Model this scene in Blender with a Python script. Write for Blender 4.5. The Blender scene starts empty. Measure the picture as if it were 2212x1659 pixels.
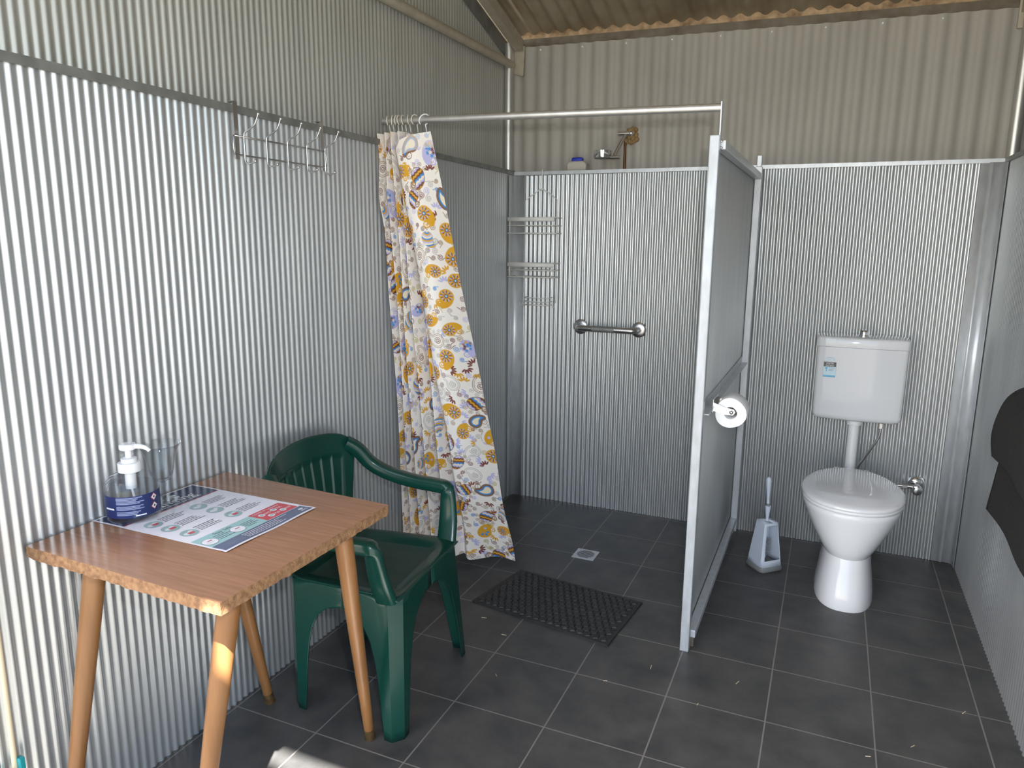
import bpy, bmesh, math, random
import numpy as np
from mathutils import Vector, Matrix
random.seed(7); rng = np.random.default_rng(11)
C = bpy.context.scene.collection
S = bpy.context.scene
PI = math.pi

# ------------------------------------------------------------------ materials
def mat(name, base=(.5,.5,.5), rough=.5, metal=0., noise=None, bump=None, trans=0., ior=1.45, coat=0., sub=0.):
    m = bpy.data.materials.new(name); m.use_nodes = True
    nt = m.node_tree; b = nt.nodes['Principled BSDF']
    b.inputs['Base Color'].default_value = (*base, 1)
    b.inputs['Roughness'].default_value = rough
    b.inputs['Metallic'].default_value = metal
    b.inputs['IOR'].default_value = ior
    b.inputs['Transmission Weight'].default_value = trans
    b.inputs['Coat Weight'].default_value = coat
    tc = nt.nodes.new('ShaderNodeTexCoord')
    if noise:                      # (scale, second colour, detail, stretch)
        sc, c2, det, st = noise
        mp = nt.nodes.new('ShaderNodeMapping'); mp.inputs['Scale'].default_value = st
        n = nt.nodes.new('ShaderNodeTexNoise'); n.inputs['Scale'].default_value = sc; n.inputs['Detail'].default_value = det
        r = nt.nodes.new('ShaderNodeValToRGB'); r.color_ramp.elements[0].position = .35; r.color_ramp.elements[1].position = .68
        r.color_ramp.elements[0].color = (*base, 1); r.color_ramp.elements[1].color = (*c2, 1)
        nt.links.new(tc.outputs['Object'], mp.inputs[0]); nt.links.new(mp.outputs[0], n.inputs['Vector'])
        nt.links.new(n.outputs['Fac'], r.inputs[0]); nt.links.new(r.outputs[0], b.inputs['Base Color'])
    if bump:                       # (scale, strength)
        n2 = nt.nodes.new('ShaderNodeTexNoise'); n2.inputs['Scale'].default_value = bump[0]; n2.inputs['Detail'].default_value = 3
        bp = nt.nodes.new('ShaderNodeBump'); bp.inputs['Strength'].default_value = bump[1]; bp.inputs['Distance'].default_value = .002
        nt.links.new(tc.outputs['Object'], n2.inputs['Vector']); nt.links.new(n2.outputs['Fac'], bp.inputs['Height'])
        nt.links.new(bp.outputs[0], b.inputs['Normal'])
    return m

M = {}
M['galv'] = mat('galvanised_sheet', (.53,.55,.56), .36, .72, (9, (.59,.61,.615), 3, (1,1,.25)))
M['galv_old'] = mat('older_galvanised_sheet', (.50,.505,.465), .42, .55, (7, (.45,.455,.42), 3, (1,1,.25)))
M['galv_trim'] = mat('galvanised_trim', (.55,.57,.59), .38, .35, (45, (.64,.67,.70), 4, (1,1,.3)))
M['galv_post'] = mat('galvanised_post', (.40,.42,.44), .45, .35, (45, (.48,.51,.54), 4, (1,1,.3)))
M['galv_panel'] = mat('galvanised_partition_sheet', (.60,.62,.625), .42, .30, (9, (.66,.68,.685), 3, (1,1,.25)))
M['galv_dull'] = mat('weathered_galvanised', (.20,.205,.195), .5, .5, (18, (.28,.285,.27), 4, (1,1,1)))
M['pole'] = mat('galvanised_pole', (.56,.55,.52), .38, .8, (30, (.64,.63,.60), 3, (1,1,.2)))
M['pole_dusty'] = mat('dusty_steel_pole', (.40,.36,.28), .55, .35, (25, (.47,.43,.34), 4, (1,1,1)))
M['cream'] = mat('cream_coated_sheet', (.375,.355,.315), .5, .0, (4, (.345,.325,.29), 4, (1,1,1)))
M['roof'] = mat('aged_roof_sheet', (.36,.31,.22), .5, .4, (5, (.23,.18,.115), 5, (1,1,1)))
M['rust'] = mat('rusty_steel', (.13,.105,.075), .7, .25, (14, (.20,.175,.135), 5, (1,1,1)))
M['infill'] = mat('brown_eave_infill', (.50,.35,.21), .8, 0, (22, (.20,.125,.065), 4, (1,1,1)))
M['chrome'] = mat('chrome', (.75,.75,.75), .10, 1.)
M['steel'] = mat('brushed_steel', (.52,.51,.50), .30, 1.)
M['ceramic'] = mat('white_ceramic', (.78,.785,.80), .07, 0, coat=.4)
M['white_plastic'] = mat('white_plastic', (.80,.80,.81), .3)
M['cistern'] = mat('white_glossy_plastic', (.74,.75,.77), .06)
M['blue_white'] = mat('bluish_white_plastic', (.66,.72,.82), .35)
M['grey_plastic'] = mat('grey_plastic', (.22,.23,.23), .45)
M['black'] = mat('slot_dark', (.02,.02,.02), .4)
M['rubber'] = mat('black_rubber', (.022,.022,.023), .55, 0, (60, (.04,.04,.038), 4, (1,1,1)))
M['towel'] = mat('charcoal_towelling', (.010,.0095,.009), .95, 0, (120, (.018,.017,.016), 4, (1,1,1)), (400,.6))
M['green'] = mat('dark_green_plastic', (.0035,.040,.029), .24, 0, (7, (.005,.048,.035), 3, (1,1,1)), coat=.15)
M['green_worn'] = mat('worn_green_plastic', (.015,.045,.036), .55, 0, (20, (.03,.055,.045), 5, (1,1,1)))
M['leg_wood'] = mat('varnished_timber', (.185,.080,.026), .32, 0, (16, (.27,.130,.050), 5, (1,1,.12)))
M['brass'] = mat('tarnished_brass', (.22,.14,.06), .45, .6, (40, (.10,.06,.03), 4, (1,1,1)))
M['chip'] = mat('raw_chipboard', (.30,.165,.08), .9, 0, (90, (.17,.085,.04), 5, (1,1,1)), (220,1.))
M['straw'] = mat('pale_bamboo', (.70,.60,.42), .5, 0, (10, (.6,.48,.3), 4, (1,1,.1)))
M['teal'] = mat('teal_plastic', (.01,.25,.27), .35)
M['paper'] = mat('laminated_paper', (.74,.735,.80), .22)
M['navy'] = mat('navy_ink', (.018,.027,.085), .22)
M['slate_ink'] = mat('slate_ink', (.10,.12,.20), .22)
M['red_ink'] = mat('red_ink', (.52,.06,.08), .25)
M['teal_ink'] = mat('pale_teal_ink', (.30,.50,.51), .25)
M['disc_ink'] = mat('grey_green_ink', (.30,.42,.43), .25)
M['disc_pale'] = mat('pale_ink', (.62,.68,.70), .25)
M['text_ink'] = mat('dark_text_ink', (.06,.06,.085), .3)
M['white_ink'] = mat('white_ink', (.78,.78,.80), .3)
M['label_navy'] = mat('navy_label', (.016,.028,.115), .25)
M['label_text'] = mat('pale_label_text', (.25,.29,.45), .3)
M['sky_ink'] = mat('sky_blue_ink', (.12,.46,.72), .3)
M['pale_ink'] = mat('pale_blue_ink', (.55,.72,.80), .3)
M['dark_ink'] = mat('dark_grey_ink', (.07,.065,.06), .3)
M['blue'] = mat('royal_blue_plastic', (.02,.04,.42), .35)
M['milky'] = mat('milky_plastic', (.50,.47,.41), .35)
M['copper'] = mat('copper_pipe', (.20,.085,.03), .4, .8, (30, (.10,.05,.02), 4, (1,1,1)))
M['foam'] = mat('expanding_foam', (.33,.235,.115), .85, 0, (40, (.24,.14,.05), 5, (1,1,1)), (90,1.))
M['caddy'] = mat('white_coated_wire', (.84,.83,.79), .4)
M['tissue'] = mat('white_tissue', (.86,.86,.86), .9, 0, None, (300,.3))
M['bristle'] = mat('grey_bristles', (.30,.30,.32), .8)
M['dirt'] = mat('ground_outside', (.130,.124,.112), .9, 0, (1.5, (.11,.104,.092), 5, (1,1,1)))
M['glass'] = mat('clear_glass', (1,1,1), .02, 0, trans=1., ior=1.18)
M['bottle'] = mat('clear_bottle_plastic', (.97,.98,1), .04, 0, trans=1., ior=1.06)
M['gel'] = mat('sanitiser_gel', (.97,.98,1), .06, 0, trans=.97, ior=1.09)
M['hook'] = mat('white_curtain_hook', (.62,.58,.52), .35)

def thin_clear(name, blend, tint):
    m = mat(name, (1,1,1), .02); nt = m.node_tree; N = nt.nodes.new
    lw = N('ShaderNodeLayerWeight'); lw.inputs['Blend'].default_value = .5
    tr = N('ShaderNodeBsdfTransparent'); tr.inputs[0].default_value = (*tint, 1)
    gl = N('ShaderNodeBsdfGlossy'); gl.inputs['Roughness'].default_value = .03; gl.inputs[0].default_value = (.95,.96,.97,1)
    mx = N('ShaderNodeMixShader'); pw = N('ShaderNodeMath'); pw.operation = 'POWER'; pw.inputs[1].default_value = 3.0; ml = N('ShaderNodeMath'); ml.operation = 'MULTIPLY_ADD'; ml.inputs[1].default_value = blend*3; ml.inputs[2].default_value = .03
    nt.links.new(lw.outputs['Facing'], pw.inputs[0]); nt.links.new(pw.outputs[0], ml.inputs[0]); nt.links.new(ml.outputs[0], mx.inputs[0]); nt.links.new(tr.outputs[0], mx.inputs[1]); nt.links.new(gl.outputs[0], mx.inputs[2])
    nt.links.new(mx.outputs[0], nt.nodes['Material Output'].inputs[0]); return m
M['glass'] = thin_clear('clear_glass_wall', .30, (.93,.94,.94)); M['bottle'] = thin_clear('clear_bottle_wall', .18, (.97,.975,.98)); M['gel'] = thin_clear('clear_gel', .04, (.90,.91,.92))

# tabletop: wood-grain laminate, grain across the table
def wood_top():
    m = mat('woodgrain_laminate', (.36,.165,.075), .20)
    nt = m.node_tree; b = nt.nodes['Principled BSDF']
    tc = nt.nodes.new('ShaderNodeTexCoord'); mp = nt.nodes.new('ShaderNodeMapping')
    mp.inputs['Scale'].default_value = (4, 60, 1)
    n = nt.nodes.new('ShaderNodeTexNoise'); n.inputs['Scale'].default_value = 2.2; n.inputs['Detail'].default_value = 6
    r = nt.nodes.new('ShaderNodeValToRGB')
    r.color_ramp.elements[0].position = .3; r.color_ramp.elements[0].color = (.25,.120,.062,1)
    r.color_ramp.elements[1].position = .72; r.color_ramp.elements[1].color = (.33,.165,.09,1)
    nt.links.new(tc.outputs['Object'], mp.inputs[0]); nt.links.new(mp.outputs[0], n.inputs['Vector'])
    nt.links.new(n.outputs['Fac'], r.inputs[0]); nt.links.new(r.outputs[0], b.inputs['Base Color'])
    return m
M['top'] = wood_top()

def tile_floor():
    m = mat('charcoal_floor_tile', (.04,.04,.04), .42)
    nt = m.node_tree; b = nt.nodes['Principled BSDF']; L = nt.links; N = nt.nodes.new
    tc = N('ShaderNodeTexCoord'); sp = N('ShaderNodeSeparateXYZ'); L.new(tc.outputs['Object'], sp.inputs[0])
    def math_(op, a, bb=None):
        q = N('ShaderNodeMath'); q.operation = op
        for i, v in enumerate((a, bb)):
            if v is None: continue
            if isinstance(v, (int, float)): q.inputs[i].default_value = v
            else: L.new(v, q.inputs[i])
        return q.outputs[0]
    def line(c):                      # distance to the nearest grout line, lines at multiples of 0.3 m
        return math_('PINGPONG', c, .15)
    dx, dy = line(sp.outputs['X']), line(sp.outputs['Y'])
    d = math_('MINIMUM', dx, dy)
    g = N('ShaderNodeMapRange'); g.inputs['From Min'].default_value = .0016; g.inputs['From Max'].default_value = .0028
    g.inputs['To Min'].default_value = 1; g.inputs['To Max'].default_value = 0; L.new(d, g.inputs['Value'])
    n = N('ShaderNodeTexNoise'); n.inputs['Scale'].default_value = 7; n.inputs['Detail'].default_value = 8; n.inputs['Roughness'].default_value = .65
    L.new(tc.outputs['Object'], n.inputs['Vector'])
    r = N('ShaderNodeValToRGB')
    r.color_ramp.elements[0].position = .34; r.color_ramp.elements[0].color = (.045,.0455,.046,1)
    r.color_ramp.elements[1].position = .70; r.color_ramp.elements[1].color = (.092,.088,.083,1)
    L.new(n.outputs['Fac'], r.inputs[0])
    mx = N('ShaderNodeMix'); mx.data_type = 'RGBA'
    L.new(g.outputs[0], mx.inputs[0]); L.new(r.outputs[0], mx.inputs[6]); mx.inputs[7].default_value = (.20,.185,.17,1)
    L.new(mx.outputs[2], b.inputs['Base Color'])
    inv = math_('SUBTRACT', 1.0, g.outputs[0]); h = math_('ADD', inv, math_('MULTIPLY', n.outputs['Fac'], .25))
    bp = N('ShaderNodeBump'); bp.inputs['Strength'].default_value = .35; bp.inputs['Distance'].default_value = .002
    L.new(h, bp.inputs['Height']); L.new(bp.outputs[0], b.inputs['Normal'])
    return m
M['tile'] = tile_floor()

def curtain_mat():
    m = mat('printed_curtain_cloth', (.8,.8,.8), .7)
    nt = m.node_tree; b = nt.nodes['Principled BSDF']
    a = nt.nodes.new('ShaderNodeVertexColor'); a.layer_name = 'print'
    nt.links.new(a.outputs['Color'], b.inputs['Base Color'])
    return m
M['curtain'] = curtain_mat()

# ------------------------------------------------------------------ mesh helpers
class MB:
    def __init__(s): s.v = []; s.f = []; s.m = []; s.cur = 0
    def add(s, vs, fs):
        o = len(s.v); s.v += [tuple(v) for v in vs]; s.f += [tuple(i+o for i in f) for f in fs]; s.m += [s.cur]*len(fs); return s
    def box(s, c, d, rot=None):
        x, y, z = d[0]/2, d[1]/2, d[2]/2
        vs = [Vector((sx*x, sy*y, sz*z)) for sx in (-1,1) for sy in (-1,1) for sz in (-1,1)]
        if rot is not None: vs = [rot @ v for v in vs]
        return s.add([v+Vector(c) for v in vs], [(0,1,3,2),(4,6,7,5),(0,4,5,1),(2,3,7,6),(0,2,6,4),(1,5,7,3)])
    def prism(s, poly, axis_vec, base=Vector((0,0,0))):
        n = len(poly); a = Vector(axis_vec); P = [Vector(p)+base for p in poly]
        return s.add(P+[p+a for p in P], [tuple(range(n-1,-1,-1)), tuple(range(n,2*n))]+[(i,(i+1)%n,(i+1)%n+n,i+n) for i in range(n)])
    def loft(s, rings, cap0=True, cap1=True, closed=True):
        n = len(rings[0]); vs = [p for r in rings for p in r]; fs = []
        for k in range(len(rings)-1):
            for i in range(n if closed else n-1):
                j = (i+1) % n
                fs.append((k*n+i, k*n+j, (k+1)*n+j, (k+1)*n+i))
        if cap0: fs.append(tuple(range(n-1,-1,-1)))
        if cap1: fs.append(tuple(range((len(rings)-1)*n, len(rings)*n)))
        return s.add(vs, fs)
    def tube(s, path, r, n=10, cap=True, closed=False):
        P = [Vector(p) for p in path]; rr = r if isinstance(r, (list,tuple)) else [r]*len(P)
        rings = []; up = None
        for i, p in enumerate(P):
            a = P[max(i-1,0)] if not closed else P[i-1]; b = P[min(i+1,len(P)-1)] if not closed else P[(i+1)%len(P)]
            t = (b-a).normalized()
            if up is None:
                up = Vector((0,0,1)) if abs(t.z) < .9 else Vector((1,0,0))
            x = (up - t*up.dot(t)).normalized(); y = t.cross(x); up = x
            rings.append([p + x*(rr[i]*math.cos(2*PI*k/n)) + y*(rr[i]*math.sin(2*PI*k/n)) for k in range(n)])
        if closed: rings.append(rings[0]); cap = False
        return s.loft(rings, cap, cap)
    def lathe(s, prof, c, n=32, axis='z', cap=True, frame=None):
        fr = frame if frame is not None else {'z': Matrix.Identity(3), 'x': Matrix(((0,0,1),(1,0,0),(0,1,0))), 'y': Matrix(((1,0,0),(0,0,1),(0,-1,0)))}[axis]
        rings = [[Vector(c) + fr @ Vector((r*math.cos(2*PI*k/n), r*math.sin(2*PI*k/n), z)) for k in range(n)] for r, z in prof]
        return s.loft(rings, cap, cap)
    def sphere(s, c, r, n=12, m=8):
        prof = [(max(r*math.sin(PI*i/m), 1e-5), -r*math.cos(PI*i/m)) for i in range(m+1)]
        return s.lathe(prof, c, n)
    def grid(s, fn, nu, nv):
        vs = [fn(i/nu, j/nv) for j in range(nv+1) for i in range(nu+1)]
        fs = [(j*(nu+1)+i, j*(nu+1)+i+1, (j+1)*(nu+1)+i+1, (j+1)*(nu+1)+i) for j in range(nv) for i in range(nu)]
        return s.add(vs, fs)
    def build(s, name, mats, parent=None, smooth=None, origin=None, solid=0., bevel=0., offset=-1., sub=0, recalc=True, weld=False):
        me = bpy.data.meshes.new(name)
        o = bpy.data.objects.new(name, me)
        if parent is not None:
            org = wpos(parent); o.parent = parent
        elif origin is not None: org = Vector(origin); o.location = org
        else: org = Vector((0,0,0))
        me.from_pydata([tuple(Vector(v)-org) for v in s.v], [], s.f)
        for m in (mats if isinstance(mats, (list,tuple)) else [mats]): me.materials.append(m)
        me.polygons.foreach_set('material_index', s.m)
        if recalc:
            bm = bmesh.new(); bm.from_mesh(me); (bmesh.ops.remove_doubles(bm, verts=bm.verts, dist=1e-5) if weld else None); bmesh.ops.recalc_face_normals(bm, faces=bm.faces); bm.to_mesh(me); bm.free()
        C.objects.link(o)
        if solid:
            q = o.modifiers.new('thickness', 'SOLIDIFY'); q.thickness = solid; q.offset = offset
        if bevel:
            q = o.modifiers.new('bevel', 'BEVEL'); q.width = bevel; q.segments = 2; q.limit_method = 'ANGLE'; q.angle_limit = math.radians(40)
        if sub:
            q = o.modifiers.new('subdivision', 'SUBSURF'); q.levels = sub; q.render_levels = sub
        if smooth is not None:
            me.polygons.foreach_set('use_smooth', [True]*len(me.polygons))
            if smooth < 179 and hasattr(me, 'set_sharp_from_angle'): me.set_sharp_from_angle(angle=math.radians(smooth))
        me.update()
        return o

def wpos(o):
    p = Vector((0,0,0))
    while o is not None: p += o.location; o = o.parent
    return p
def tag(o, label, cat, group=None, kind=None):
    o['label'] = label; o['category'] = cat
    if group: o['group'] = group
    if kind: o['kind'] = kind
    return o
def thing(name, label, cat, loc, group=None):
    o = bpy.data.objects.new(name, None); C.objects.link(o); o.location = loc; o.empty_display_size = .05
    return tag(o, label, cat, group)
def struct(o): o['kind'] = 'structure'; return o
def box(name, m, c, d, parent=None, rot=None, bevel=0., smooth=None):
    return MB().box(c, d, rot).build(name, m, parent, smooth, bevel=bevel, origin=None if parent else (c[0], c[1], c[2]-d[2]/2))
def smoothstep(t): return t*t*(3-2*t)
def lerp(a, b, t): return a+(b-a)*t
def arc(c, r, a0, a1, n, ax, ay):
    return [Vector(c)+Vector(ax)*(r*math.cos(lerp(a0,a1,i/n)))+Vector(ay)*(r*math.sin(lerp(a0,a1,i/n))) for i in range(n+1)]
def spline(pts, n):
    P = [Vector(p) for p in pts]; out = []
    for i in range(len(P)-1):
        p0, p1, p2, p3 = P[max(i-1,0)], P[i], P[i+1], P[min(i+2,len(P)-1)]
        for k in range(n):
            t = k/n
            out.append(.5*((2*p1)+(p2-p0)*t+(2*p0-5*p1+4*p2-p3)*t*t+(3*p1-p0-3*p2+p3)*t**3))
    out.append(P[-1]); return out

# ------------------------------------------------------------------ room geometry
XL, YB, XR = -.613, .022, 1.584          # inner faces of the lower linings
ZT = 1.765                               # their height
YF = -2.765                              # front of the hut (open)
XLU, YBU, XRU = -.695, .128, 1.672       # upper sheets, set back behind the ledge
def roof_z(x, y): return 2.432 + .29*(.128-y) - .020*(x+.6)

def sheet(u0, u1, pt, nrm, pitch, amp, z0, z1, seg=8, power=1.0):
    """corrugated sheet: pt(u) gives the foot point, nrm the facing normal, z0/z1 functions of u"""
    n = int((u1-u0)/pitch*seg); mb = MB(); vs = []; fs = []
    for i in range(n+1):
        u = u0+(u1-u0)*i/n; s = math.sin(2*PI*u/pitch)
        w = math.copysign(abs(s)**power, s)*amp
        p = Vector(pt(u))+Vector(nrm)*w
        vs += [(p.x, p.y, z0(u)), (p.x, p.y, z1(u))]
        if i: fs.append((2*i-2, 2*i, 2*i+1, 2*i-1))
    mb.add(vs, fs); return mb
c0 = lambda v: (lambda u: v)
P25, A25 = .0247, .0031
struct(sheet(YF, YB, lambda u: (XL,u,0), (1,0,0), P25, A25, c0(-.012), c0(1.772)).build('wall_left', M['galv'], smooth=180, recalc=False))
struct(sheet(XL, XR, lambda u: (u,YB,0), (0,-1,0), P25, A25, c0(-.012), c0(1.752)).build('wall_back', M['galv'], smooth=180, recalc=False))
struct(sheet(YF, YB, lambda u: (XR,u,0), (-1,0,0), P25, A25, c0(-.012), c0(1.752)).build('wall_right', M['galv'], smooth=180, recalc=False))
struct(sheet(YF, YBU, lambda u: (XLU,u,0), (1,0,0), .0252, A25, c0(1.70), lambda u: roof_z(XLU,u)-.03).build('wall_left_upper', M['galv_old'], smooth=180, recalc=False))
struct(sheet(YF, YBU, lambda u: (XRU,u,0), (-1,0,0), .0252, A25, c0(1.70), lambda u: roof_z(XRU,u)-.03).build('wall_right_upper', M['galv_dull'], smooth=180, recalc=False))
cs = sheet(XLU, XRU, lambda u: (u,YBU,0), (0,-1,0), .0755, .0055, c0(1.70), lambda u: 2.408-.020*(u+.6), 14, .75)
cs.cur = 1
for k in range(9): cs.sphere((-.509+.2265*k, .1215, 2.388-.020*(.1+.2265*k)), .0048, 8, 6)
struct(cs.build('wall_back_upper', [M['cream'],M['white_plastic']], smooth=180, recalc=False))

f = MB().box((.49,-1.30,-.05), (2.4,2.93,.10)); struct(f.build('floor', M['tile']))
struct(MB().box((0,-2,-.12), (60,60,.06)).build('ground', M['dirt']))

# roof: corrugated sheets running up to a ridge, then an unseen verandah pitch added for shade
def roof_part(y0, y1, zf):
    mb = MB(); xs0, xs1 = -1.0, 4.6; n = int((xs1-xs0)/.076*10); ny = 4; vs = []; fs = []
    for j in range(ny+1):
        y = lerp(y0, y1, j/ny)
        for i in range(n+1):
            x = lerp(xs0, xs1, i/n); vs.append((x, y, zf(x,y)+.0085*math.sin(2*PI*x/.076)))
    for j in range(ny):
        for i in range(n): a = j*(n+1)+i; fs.append((a, a+1, a+n+2, a+n+1))
    return mb.add(vs, fs)
YR = -2.82
rz = lambda x, y: roof_z(x,y)+.046
r = roof_part(.42, YR, rz)
vz = lambda x, y: rz(x,YR) - (YR-y)*.15
r2 = roof_part(YR, -4.16, vz); r.add(r2.v, r2.f)
struct(r.build('ceiling', M['roof'], smooth=180, recalc=False))

def trim(i, mb, m, **k): return struct(mb.build('trim_%d' % i, m, **k))
# capping rails on top of the linings (channels 20 mm deep with the ledge behind)
def rail(p0, p1, inward, h=.017, w=.085):
    a, b, n = Vector(p0), Vector(p1), Vector(inward)
    q = [n*.011+Vector((0,0,-h)), n*.011, -n*w, -n*w+Vector((0,0,-.003)), n*.008+Vector((0,0,-.003)), n*.008+Vector((0,0,-h))]
    return MB().prism([a+x for x in q], b-a)
trim(1, rail((XL,YF,1.790), (XL,YB,1.778), (1,0,0), .021), M['galv_dull'])
trim(2, rail((XL,YB,1.772), (XR,YB,1.766), (0,-1,0)), M['galv_trim'])
trim(3, rail((XR,YB,1.766), (XR,YF,1.766), (-1,0,0)), M['galv_dull'])
# folded corner flashings
def zprism(pts, z0, z1): return MB().prism([(x,y,z0) for x,y in pts], (0,0,z1-z0))
def strip(pts, z0, z1, th=.0014):
    mb = MB(); mb.grid(lambda u,v: (lambda k: (pts[k][0], pts[k][1], lerp(z0,z1,v)))(round(u*(len(pts)-1))), len(pts)-1, 1)
    return mb
trim(4, strip([(-.604,-.052),(-.604,-.004),(-.600,.004),(-.594,.010),(-.545,.012),(-.541,.006),(-.537,.006),(-.533,.012)], .003, 1.752), M['galv_trim'], solid=.001, smooth=40)
trim(5, strip([(1.492,.017),(1.494,.013),(1.522,.012),(1.526,.007),(1.531,.005),(1.536,.009),(1.540,.012),(1.562,.010),(1.570,.004),(1.574,-.006),(1.576,-.030),(1.577,-.045)], .003, 1.752), M['galv_trim'], solid=.001, smooth=50)
trim(6, MB().tube([(-.668,.082,1.70),(-.668,.082,2.42)], .0245, 20), M['pole'], smooth=60)
trim(7, MB().tube([(1.607,.082,1.70),(1.607,.082,2.40)], .0245, 20), M['pole'], smooth=60)
trim(8, MB().tube([(-.655,.085,2.318),(-.655,YF,2.300)], .0205, 16), M['pole_dusty'], smooth=60)
# rafters under the roof at each gable, with a flashing angle on the gable sheet
def along_roof(mb, x0, x1, z0, z1, ya=.10, yb=-2.75):
    vs = [(x, y, roof_z(x,y)+z) for y in (ya,yb) for x in (x0,x1) for z in (z0,z1)]
    return mb.add(vs, [(0,1,3,2),(4,6,7,5),(0,4,5,1),(2,3,7,6),(0,2,6,4),(1,5,7,3)])
trim(9, along_roof(MB(), -.640, -.596, -.058, -.002), M['pole_dusty'])
trim(10, along_roof(MB(), -.690, -.687, -.085, -.008), M['galv_dull'])
trim(11, along_roof(MB(), 1.575, 1.618, -.058, -.002), M['pole_dusty'])
# eave beam behind the cream sheet, gusset plates at both ends
eb = MB(); vs = [(x, y, 2.432-.020*(x+.6)+z) for x in (-.72,1.70) for y in (.137,.187) for z in (-.05,.016)]
eb.add(vs, [(0,1,3,2),(4,6,7,5),(0,4,5,1),(2,3,7,6),(0,2,6,4),(1,5,7,3)])
trim(12, eb, M['rust'])
ci = MB()
ci.grid(lambda u,v: (lambda x: (x, .1405, lerp(2.440-.020*(x+.6), rz(x,.1405)+.0085*math.sin(2*PI*x/.076), v)))(lerp(-.70,1.70,u)), 320, 1)
trim(17, ci, M['infill'])
gs = MB()
gs.prism([(-.690,.103,2.285),(-.597,.103,2.262),(-.590,.103,2.408),(-.660,.103,2.41)], (0,.012,0))
gs.prism([(1.568,.103,2.28),(1.66,.103,2.28),(1.66,.103,2.40),(1.568,.103,2.40)], (0,.012,0))
trim(13, gs, M['pole_dusty'])
# hut front post; unseen verandah frame and board, added to shape the sun patch
trim(14, MB().tube([(-.655,YF+.0,-.02),(-.655,YF,3.2)], .025, 12), M['galv_dull'], smooth=60)
trim(15, MB().box((1.8,-4.13,vz(1.8,-4.13)-.010), (5.6,.05,.06)).box((-.95,-4.13,1.45), (.06,.06,3.1)).box((4.5,-4.13,1.40), (.06,.06,3.0)), M['galv_dull'])
trim(16, MB().box((.622,-4.14,2.98), (.64,.02,.24)).box((.657,-4.14,2.49), (.71,.02,.87)), M['cream'])  # added board, out of view, blocks sun left of the floor patch

# ------------------------------------------------------------------ shower partition
t = thing('shower_partition', 'galvanised corrugated partition standing between the shower and the toilet', 'partition', (.603,-.6,0))
pan = sheet(-1.195, .012, lambda u: (.600,u,0), (1,0,0), P25, A25, c0(.055), c0(1.722))
pan.build('corrugated_panel', M['galv_panel'], t, smooth=180, solid=.0008, offset=0)
MB().box((.6035,-1.2005,.8725), (.031,.031,1.745)).build('front_post', M['galv_post'], t, bevel=.003)
MB().box((.622,.002,.88), (.030,.028,1.76)).box((.622,.004,1.785), (.021,.021,.05)).build('wall_post', M['galv_trim'], t, bevel=.002)
MB().box((.6195,-.598,1.718), (.030,1.174,.028)).build('top_rail', M['galv_trim'], t, bevel=.002)
MB().prism([(.606,0,.855),(.634,0,.855),(.634,0,.858),(.609,0,.858),(.609,0,.886),(.606,0,.886)], (0,1.18,0), Vector((0,-1.184,0))).build('middle_rail', M['galv_trim'], t)
MB().box((.6195,-.598,.056), (.030,1.172,.028)).build('bottom_rail', M['galv_trim'], t, bevel=.002)
MB().box((.622,-.03,.021), (.012,.012,.042)).box((.622,-1.165,.021), (.012,.012,.042)).build('foot', M['rust'], t)

# ------------------------------------------------------------------ shower rail
t = thing('shower_rail', 'galvanised tube rail carrying the patterned curtain above the shower', 'rail', (0,-1.2,1.84))
R0, R1 = Vector((-.606,-1.2,1.851)), Vector((.616,-1.2,1.826))
MB().tube([R0,R1], .0125, 20).build('tube', M['pole'], t, smooth=60)
MB().prism([(.616,-1.213,1.70),(.616,-1.187,1.70),(.616,-1.187,1.842),(.616,-1.213,1.842)], (.0035,0,0)).build('strap', M['galv_trim'], t)
MB().sphere((.6215,-1.193,1.728),.0045).sphere((.6215,-1.193,1.708),.0045).build('rivet', M['chrome'], t, smooth=180)
def rodz(x): return R0.z+(x-R0.x)/(R1.x-R0.x)*(R1.z-R0.z)

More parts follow.
